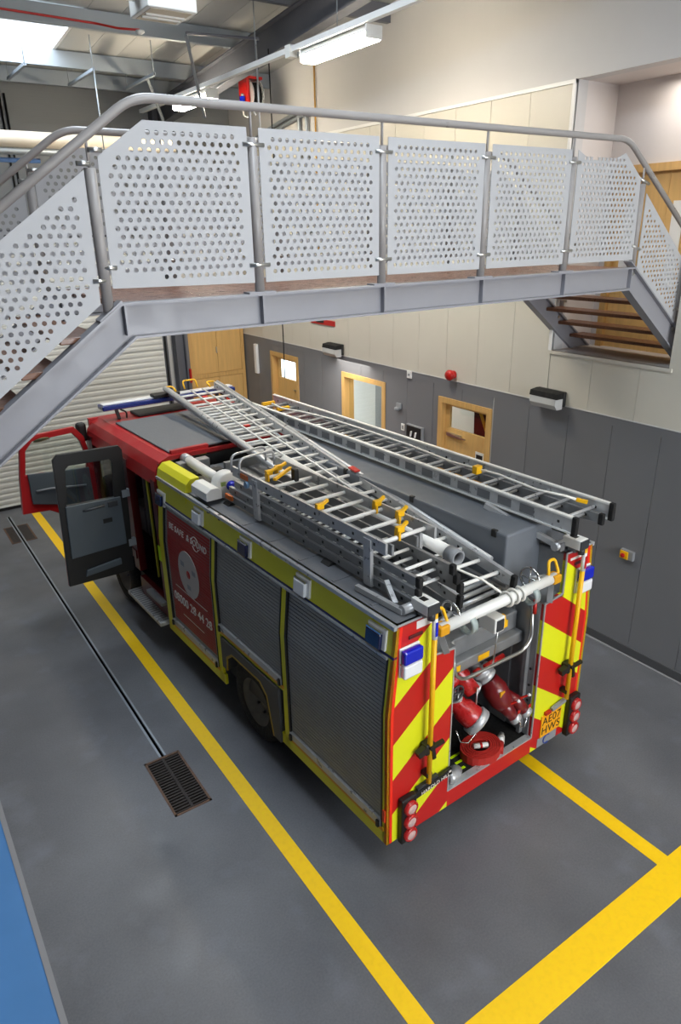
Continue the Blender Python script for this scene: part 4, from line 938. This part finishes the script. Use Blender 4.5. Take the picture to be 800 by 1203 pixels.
# open front door
fd = empty('driver_door', (-1.18, 6.72, 0), (0, 0, .12), parent=cab)
def F(x): return x+1.18
o = [(F(-2.32), 1.50), (F(-1.95), 1.46), (F(-1.70), 1.30), (F(-1.24), 1.05), (F(-1.20), 1.9), (F(-1.30), 2.42), (F(-1.42), 2.58), (F(-2.02), 2.57), (F(-2.20), 2.42), (F(-2.27), 2.0)]
i = [(F(-2.19), 2.04), (F(-1.95), 2.02), (F(-1.7), 1.97), (F(-1.32), 1.94), (F(-1.30), 2.1), (F(-1.36), 2.36), (F(-1.46), 2.50), (F(-2.02), 2.49), (F(-2.13), 2.38), (F(-2.16), 2.2)]
ring_panel(o, i, -.02, .04, m_red, 'door_frame', fd)
MB().prism(i, 'y', .005, .012).build('door_glass', m_pane, fd)
MB().prism([(F(-2.17), 1.62), (F(-1.75), 1.5), (F(-1.30), 1.3), (F(-1.30), 1.96), (F(-1.7), 2.0), (F(-2.17), 2.06)], 'y', -.05, -.02).build('door_card', m_pocket, fd, .01)
MB().tube([(F(-2.1), -.06, 1.80), (F(-1.9), -.08, 1.80), (F(-1.4), -.08, 1.72)], .015, 8).build('arm_rest', m_grey, fd)
MB().lathe([(0, -.01), (.10, 0), (.11, .01), (0, .03)], (F(-1.90), -.03, 2.50), (0, -.5, -1), 16).build('grab_cup', mat('olive_plastic', '#6c6a4a', .5), fd)

# floodlight mast at the front of the body roof
fm = empty('floodlight_mast', parent=tr)
b = MB()
pts = [(-1.19, 2.30), (-1.185, 2.42), (-1.16, 2.52), (-1.10, 2.575), (-1.0, 2.58), (-1.0, 2.40)]
for (y0, y1) in ((3.55, 4.33),): b.prism(pts, 'y', y0, y1)
b.build('fairing', m_siv, fm)
MB().cyl((-.80, 4.25, 2.56), (-.85, 3.20, 2.56), .06, 18).build('mast_tube', m_wpaint, fm); MB().cyl((-.80, 4.35, 2.56), (-.80, 4.22, 2.56), .065, 18).build('mast_end', m_alu, fm)
MB().cyl((-.96, 4.2, 2.48), (-1.0, 3.5, 2.48), .035, 14).build('second_tube', m_wpaint, fm); MB().box(-.95, -.55, 4.18, 4.30, 2.43, 2.56, .01).build('mast_cradle', m_alud, fm)
MB().lathe([(0, 0), (.14, .0), (.15, .02), (.15, .14), (.13, .17), (0, .17)], (-.86, 3.10, 2.57), (0, 1, 0), 24).build('head_drum', m_wpaint, fm)
MB().lathe([(0, .0), (.05, .0), (.06, .03), (.045, .07), (.03, .09), (0, .09)], (-.84, 3.12, 2.57), (0, -1, 0), 16).build('blue_knob', m_blue, fm)
MB().prism([(-1.16, 2.47), (-1.16, 2.56), (-1.10, 2.60), (-1.02, 2.60), (-.98, 2.56), (-.98, 2.47)], 'y', 3.05, 3.42).build('floodlight', m_wpaint, fm, .006); MB().box(-1.03, -.88, 3.16, 3.24, 2.5, 2.54).build('link_arm', m_alud, fm)
MB().box(-.96, -.90, 3.10, 3.11, 2.58, 2.63).build('yellow_label', m_lime, fm)

# ------------------------------------------------------------------ ladders on the roof (things of their own)
TM = Matrix.Rotation(TY, 4, 'Z')
def place(o, loc, d):
    """put a thing whose length runs along local +y at loc (truck frame) pointing along d"""
    d = Vector(d).normalized(); x = d.cross(Vector((0, 0, 1))).normalized(); z = x.cross(d)
    m = Matrix((x, d, z)).transposed().to_4x4(); m.translation = Vector(loc); o.matrix_world = TM @ m
def section(root, w0, w1, L, z, pitch=.26, rail=(.028, .09), rung=.016, y0=0., m=None, mr=None, holes=True, off=0.15):
    """two rails and their rungs; w0/w1 = half width at start/end"""
    m = m or m_alu; mr = mr or m_wpaint
    for s in (-1, 1):
        rl = MB().bar((s*w0, y0, z), (s*w1, y0+L, z), *rail).build('rail', m, root)
        if holes:
            n = int(L/.26)
            hb = MB()
            for k in range(n):
                t = (k+.5)/n; x = s*(w0+(w1-w0)*t)
                hb.box(x-rail[0]/2-.002, x+rail[0]/2+.002, y0+L*t-.012, y0+L*t+.012, z-.012, z+.012)
            hb.build('rung_socket', m_black, rl)['kind'] = 'stuff'
    n = int((L-off)/pitch); first = None
    for k in range(n):
        y = y0+off+pitch*k; t = (y-y0)/L; w = w0+(w1-w0)*t
        MB().cyl((-w, y, z), (w, y, z), rung, 8).build('rung', mr, root)
def feet(root, w, y, z, ht=.1, s=-1):
    for q in (-1, 1): MB().box(q*w-.022, q*w+.022, min(y, y+s*.05), max(y, y+s*.05), z-ht/2-.01, z+ht/2+.01, .01).build('rubber_foot', m_rubber, root)

# A: long ladder lying diagonally from the rear gantry to the cab roof
A = empty('long_ladder'); tag(A, 'long silver extension ladder lying from the rear gantry beam to over the cab roof', 'ladder')
a0 = Vector((-.13, .10, 2.31)); a1 = Vector((.325, 6.44, 2.90))
place(A, a0, a1-a0); LA = (a1-a0).length
section(A, .30, .375, LA, .03, .235, (.042, .10), .017)
section(A, .21, .275, LA-1.0, -.06, .235, (.035, .08), .015, .6, m_alu)
for k in range(22): MB().box(.245, .335, .75+k*.245, .86+k*.245, -.09, -.06).build('guide_block', m_wpaint, A)
for s in (-1, 1): MB().cyl((s*.34, .3, .07), (s*.415, LA, .07), .036 if s < 0 else .026, 12).build('truss_tube', m_alu, A)
for x in (-.10, .09): MB().cyl((x, 1.2, .06), (x, LA-.2, .06), .012, 8).build('prop_pole', m_wpaint, A)
for x in (-.33, .33): MB().tube(roundpath([(x-.06, LA-.05, .03), (x-.06, LA+.10, .06), (x+.06, LA+.10, .06), (x+.06, LA-.05, .03)], .05, 4), .014, 8).build('yellow_grip', m_yellow, A)
MB().tube(roundpath([(-.15, LA-.1, .06), (-.15, LA-.02, .16), (.05, LA-.02, .16), (.05, LA-.1, .06)], .04, 4), .012, 8).build('yellow_grip', m_yellow, A)
for k, y in enumerate((2.4, 3.2, 4.6)): MB().box(.30, .37, y, y+.14, .10, .115).build('red_label', m_redplain, A) if k == 0 else MB().box(-.02, .06, y+1.3, y+1.36, -.02, .02).build('red_label', m_redplain, A)
feet(A, .30, 0, .03)

# B: stacked triple ladder on the left of the roof
Bl = empty('triple_ladder'); tag(Bl, 'stacked three-section ladder with white rungs and yellow catches on the roof beside the floodlight mast', 'ladder')
place(Bl, (-.70, .30, 2.44), (0, 1, 0))
for k, (z, w, y0, L) in enumerate(((.05, .225, -.22, 2.95), (.13, .20, -.20, 2.9), (.21, .175, -.18, 2.80))):
    section(Bl, w, w, L, z, .27, (.032, .07), .014, y0, m_alud, m_wpaint, off=.2)
    feet(Bl, w, y0, z, .07)
section(Bl, .255, .255, 2.42, .40, .27, (.022, .10), .018, .08, m_alu, m_wpaint, off=.12)
section(Bl, .13, .13, 2.3, .33, .54, (.022, .09), .012, .15, m_alud, m_wpaint, holes=False)
for y in (.25, 2.0):
    for s in (-1, 1): MB().box(s*.262-.015, s*.262+.015, y, y+.09, .02, .42).build('section_bracket', m_alu, Bl)
    MB().box(-.27, .27, y, y+.09, .01, .022).build('section_bracket', m_alu, Bl)
for y in (2.35, 2.52):
    MB().tube(roundpath([(-.26, y, .38), (-.26, y, .56), (.18, y+.06, .56), (.18, y+.06, .40)], .12, 6), .013, 8).build('hand_hoop', m_alu, Bl)
for x, y in ((-.10, 2.05), (.05, 2.12), (-.23, 1.0), (.20, .75), (.20, .45), (-.02, .2)):
    c = MB(); c.box(x-.035, x+.035, y-.02, y+.02, .44, .49); c.bar((x, y, .46), (x+.12, y+.05, .48), .025, .025); c.box(x-.03, x-.012, y-.03, y+.03, .38, .46); c.build('yellow_catch', m_yellow, Bl)
MB().bar((-.16, 1.85, .46), (.12, 2.0, .48), .03, .025).build('yellow_catch', m_yellow, Bl)
for p in ((-.262, 2.25, .40), (-.262, 2.62, .08)): MB().box(p[0]-.014, p[0]+.01, p[1]-.07, p[1]+.07, p[2]-.025, p[2]+.025).build('orange_label', mat('orange_label', '#c8641a', .5), Bl)
MB().cyl((-.30, 2.18, .34), (-.27, 2.18, .34), .035, 12).build('pulley', mat('pulley_blue', '#7fa3c4', .4), Bl); MB().box(.04, .09, 1.80, 1.87, .40, .53, .01).build('black_handle', m_black, Bl)
MB().bar((-.30, -.08, .02), (-.24, .10, .12), .04, .03).build('ladder_arm', m_alu, Bl)

# roof cradle arms under the ladders (parts of the engine)
for sx in (-1, 1):
    k_ = empty('ladder_cradle', parent=tr)
    MB().bar((sx*.66, .85, 2.66 if sx > 0 else 2.47), (sx*.80, .12, 2.47), .045, .05).build('swing_arm', m_alu, k_) if sx > 0 else MB().bar((-1.06, .62, 2.455), (-1.03, .10, 2.455), .04, .045).build('swing_arm', m_alu, k_)
    MB().cyl((sx*.74 if sx > 0 else -1.04, .10, 2.47), (sx*1.02 if sx > 0 else -.80, .10, 2.47), .038, 14).build('roller', m_alu, k_)
    MB().box(min(sx*.78, sx*.84), max(sx*.78, sx*.84), .06, .14, ZT, 2.50).build('roller_bracket', m_alud, k_)
for y in (1.2, 3.0, 4.1):
    MB().prism([(.80, 2.42), (1.24, 2.42), (1.16, 2.60), (.86, 2.60)], 'y', y-.06, y+.06).build('ladder_block', m_black, tr)
    MB().prism([(-1.0, 2.42), (-.42, 2.42), (-.46, 2.45), (-.96, 2.45)], 'y', y-.1, y+.02).build('ladder_block', m_black, tr)
MB().box(.80, 1.22, 5.3, 5.36, 2.62, 2.66).build('ladder_block', m_black, tr)
for y in (.85, 2.6, 4.0): MB().box(-.45, .30, y-.03, y+.03, 2.05, 2.27+.093*(y-.1)-.11).build('ladder_stand', m_alud, tr)

# C: ladder on the right of the roof
Cl = empty('short_ladder'); tag(Cl, 'aluminium ladder with a white rope along it, above the slate grey roof locker', 'ladder')
place(Cl, (1.005, -.06, 2.70), (0, 1, .004))
section(Cl, .265, .265, 5.7, .03, .26, (.026, .15), .016, 0, m_alu, m_alu)
for q in (-.265, .265):
    for z in (-.04, .10): MB().box(q-.022, q+.022, 0, 5.7, z-.008, z+.008).build('rail_flange', m_wpaint, Cl)
section(Cl, .20, .20, 5.5, -.04, .26, (.03, .09), .014, .05, m_alud, m_alu)
feet(Cl, .265, 0, .03, .15); feet(Cl, .20, .05, -.04, .09)
rp = [(.12, .25, .10), (.05, .32, .13), (.0, .6, .12), (.03, 1.1, .13), (-.02, 1.7, .12), (.02, 2.4, .13), (.05, 3.2, .12), (.02, 3.9, .13), (-.02, 4.4, .12), (-.16, 4.8, .13), (-.10, 5.15, .12)]
MB().tube([Vector(p) for p in rp], .013, 6).build('rope', m_rope, Cl); MB().bar((.12, .25, .10), (.16, .16, .09), .03, .03).build('yellow_catch', m_yellow, Cl); MB().box(-.06, .02, 1.3, 1.36, .09, .17).build('yellow_catch', m_yellow, Cl)
for y in (5.0, 5.4): MB().box(-.1, .1, y, y+.05, .04, .08).build('yellow_catch', m_yellow, Cl)
for k in range(20):
    y = .35+k*.26
    MB().box(-.281, -.277, y+.05, y+.21, -.01, .07).build('rail_recess', mat('recess_grey', '#6c6e71', .5), Cl)

# suction tube lying in the roof well between the ladders
s_ = empty('suction_tube'); tag(s_, 'white open-ended suction tube lying between the roof ladders', 'tube')
place(s_, (-.27, .28, 2.60), (.055, 1, .03))
MB().ring((0, .12, 0), (0, 2.9, 0), .058, .05, 24).build('tube', m_wpaint, s_); MB().ring((0, 0, 0), (0, .12, 0), .066, .052, 24).build('collar', m_grey, s_); MB().cyl((0, .12, 0), (0, .13, 0), .05, 20).build('bore', m_dark, s_)
for y in (.5, 1.9): MB().box(-.40, -.30, y-.02, y+.02, 2.42, 2.54).bar((-.38, y, 2.53), (-.20, y, 2.52), .03, .02).build('tube_bracket', m_alud, tr)

# coiled delivery hose on the bay floor
hc = empty('coiled_hose'); tag(hc, 'flat coil of red delivery hose with white coupling on the pump bay floor', 'hose')
place(hc, (.02, .16, .54), (0, 1, 0))
pts = []
for k in range(110):
    t = k/109; a = 2*PI*5.2*t; rr = .085+.115*t; pts.append((rr*math.cos(a)*1.08, rr*math.sin(a)*.86))
b = MB(); vs = []; n = len(pts)
for k, (x, y) in enumerate(pts):
    nx, ny = Vector((x, y)).normalized(); h = .085+.01*(1-k/n)
    for o_, z in ((-.008, 0.0), (.008, 0.0), (.008, h), (-.008, h)): vs.append((x+nx*o_, y+ny*o_, z))
b.add(vs, [(4*k+i, 4*k+(i+1) % 4, 4*k+4+(i+1) % 4, 4*k+4+i) for k in range(n-1) for i in range(4)]+[(0,1,2,3), tuple(4*(n-1)+i for i in (3,2,1,0))])
b.build('hose_coil', m_hose, hc)
MB().cyl((-.06, .03, .085), (.07, -.03, .075), .026, 14).build('coupling', m_wpaint, hc); MB().cyl((-.005, .004, .081), (.015, -.005, .079), .028, 14).build('red_band', m_redplain, hc)
h2 = empty('hose_end'); tag(h2, 'red hose end with a white coupling lying beside the coil in the pump bay', 'hose'); place(h2, (.24, .10, .565), (.5, .4, 0))
MB().cyl((0, -.12, 0), (0, .02, 0), .03, 12).build('hose', m_hose, h2); MB().cyl((0, .02, 0), (0, .11, 0), .034, 14).build('coupling', m_wpaint, h2); MB().cyl((0, .11, 0), (0, .15, 0), .026, 12).build('tail', m_alu, h2)

# ------------------------------------------------------------------ fittings on the right wall
def emergency_light(y, z, label):
    r = empty('bulkhead_light', (XW, y, z)); tag(r, label, 'wall light', 'bulkhead lights')
    MB().box(-.05, 0, -.22, .22, -.09, .10, .012).build('back_plate', m_black, r)
    MB().prism([(-.19, .02), (-.175, .085), (-.05, .10), (-.05, .02)], 'y', -.22, .22).build('hood', m_rubber, r)
    MB().prism([(-.188, .02), (-.05, .02), (-.05, -.12), (-.15, -.12), (-.195, -.06)], 'y', -.205, .205).build('lens', mat('clear_lens', '#c4c6c6', .2, coat=.4), r)
emergency_light(2.36, 3.06, 'black hooded wall light with clear lens under the stair opening')
emergency_light(7.30, 3.08, 'black hooded wall light with clear lens above the wood framed window')
r = empty('fire_sounder', (XW, 4.2, 3.07)); tag(r, 'round red fire alarm sounder on the cream wall above the wood door', 'alarm')
MB().lathe([(0, 0), (.06, 0), (.06, .04), (.05, .05)], (0, 0, 0), (-1, 0, 0), 20).build('base', m_redplain, r); MB().lathe([(.05, .05), (.075, .06), (.08, .10), (.06, .13), (0, .14)], (0, 0, 0), (-1, 0, 0), 20).build('horn', m_redplain, r)
r = empty('white_sensor', (XW, 5.21, 2.92)); tag(r, 'small square white sensor box on the dado band', 'sensor'); MB().box(-.03, 0, -.055, .055, -.06, .06, .008).build('case', m_white, r); MB().lathe([(0, 0), (.02, 0), (0, .01)], (-.03, 0, 0), (-1, 0, 0), 12).build('eye', m_grey, r)
r = empty('motion_sensor', (XW, 5.47, 2.33)); tag(r, 'small grey dome sensor on the dark wall beside the window', 'sensor'); MB().box(-.03, 0, -.06, .06, -.02, .08, .01).build('base', m_grey, r); MB().lathe([(0, 0), (.045, .01), (.05, .05), (.02, .07), (0, .07)], (-.05, 0, .02), (0, 0, -1), 16).build('dome', m_grey, r)
r = empty('light_switch', (XW, 5.36, 2.02)); tag(r, 'small white wall switch beside the black control panel', 'switch'); MB().box(-.015, 0, -.045, .045, -.06, .06, .006).build('plate', m_white, r); MB().box(-.022, -.015, -.015, .015, -.03, .03).build('rocker', m_grey, r)
r = empty('control_panel', (XW, 5.03, 1.97)); tag(r, 'square black control panel with two white levers in a pale frame', 'control panel')
MB().box(-.05, 0, -.20, .20, -.15, .15, .008).build('case', m_grey, r); MB().box(-.055, -.05, -.175, .185, -.125, .13).build('black_face', m_black, r)
for y in (-.05, .06): MB().bar((-.07, y, -.04), (-.07, y-.02, .05), .025, .02).build('lever', m_white, r)
r = empty('emergency_stop', (XW, .985, 1.35)); tag(r, 'yellow emergency stop box with a red button on the dark wall', 'stop button')
MB().box(-.05, 0, -.095, .085, -.06, .06, .008).build('box', m_grey, r); MB().box(-.07, -.05, -.035, .075, -.05, .05, .006).build('yellow_cover', m_yellow, r); MB().lathe([(0, .03), (.025, .028), (.03, .02), (.02, 0)], (-.07, .02, 0), (-1, 0, 0), 16).build('red_button', m_redplain, r)
r = empty('wall_lamp', (XW, 10.45, 2.17)); tag(r, 'tall narrow white wall lamp between the wood cupboard and wood door', 'wall lamp'); MB().box(-.06, 0, -.06, .06, 0, .64, .01).build('body', m_white, r); MB().box(-.065, -.06, -.045, .045, .03, .61).build('diffuser', m_lamp, r)
r = empty('fire_sign', (XW, 7.8, 3.50)); tag(r, 'red sign with black panel on the cream wall just under the footbridge', 'sign'); MB().box(-.02, 0, -.45, .35, -.03, .06).build('board', m_redplain, r); MB().box(-.025, -.02, -.1, .16, -.0, .05).build('black_panel', m_black, r)
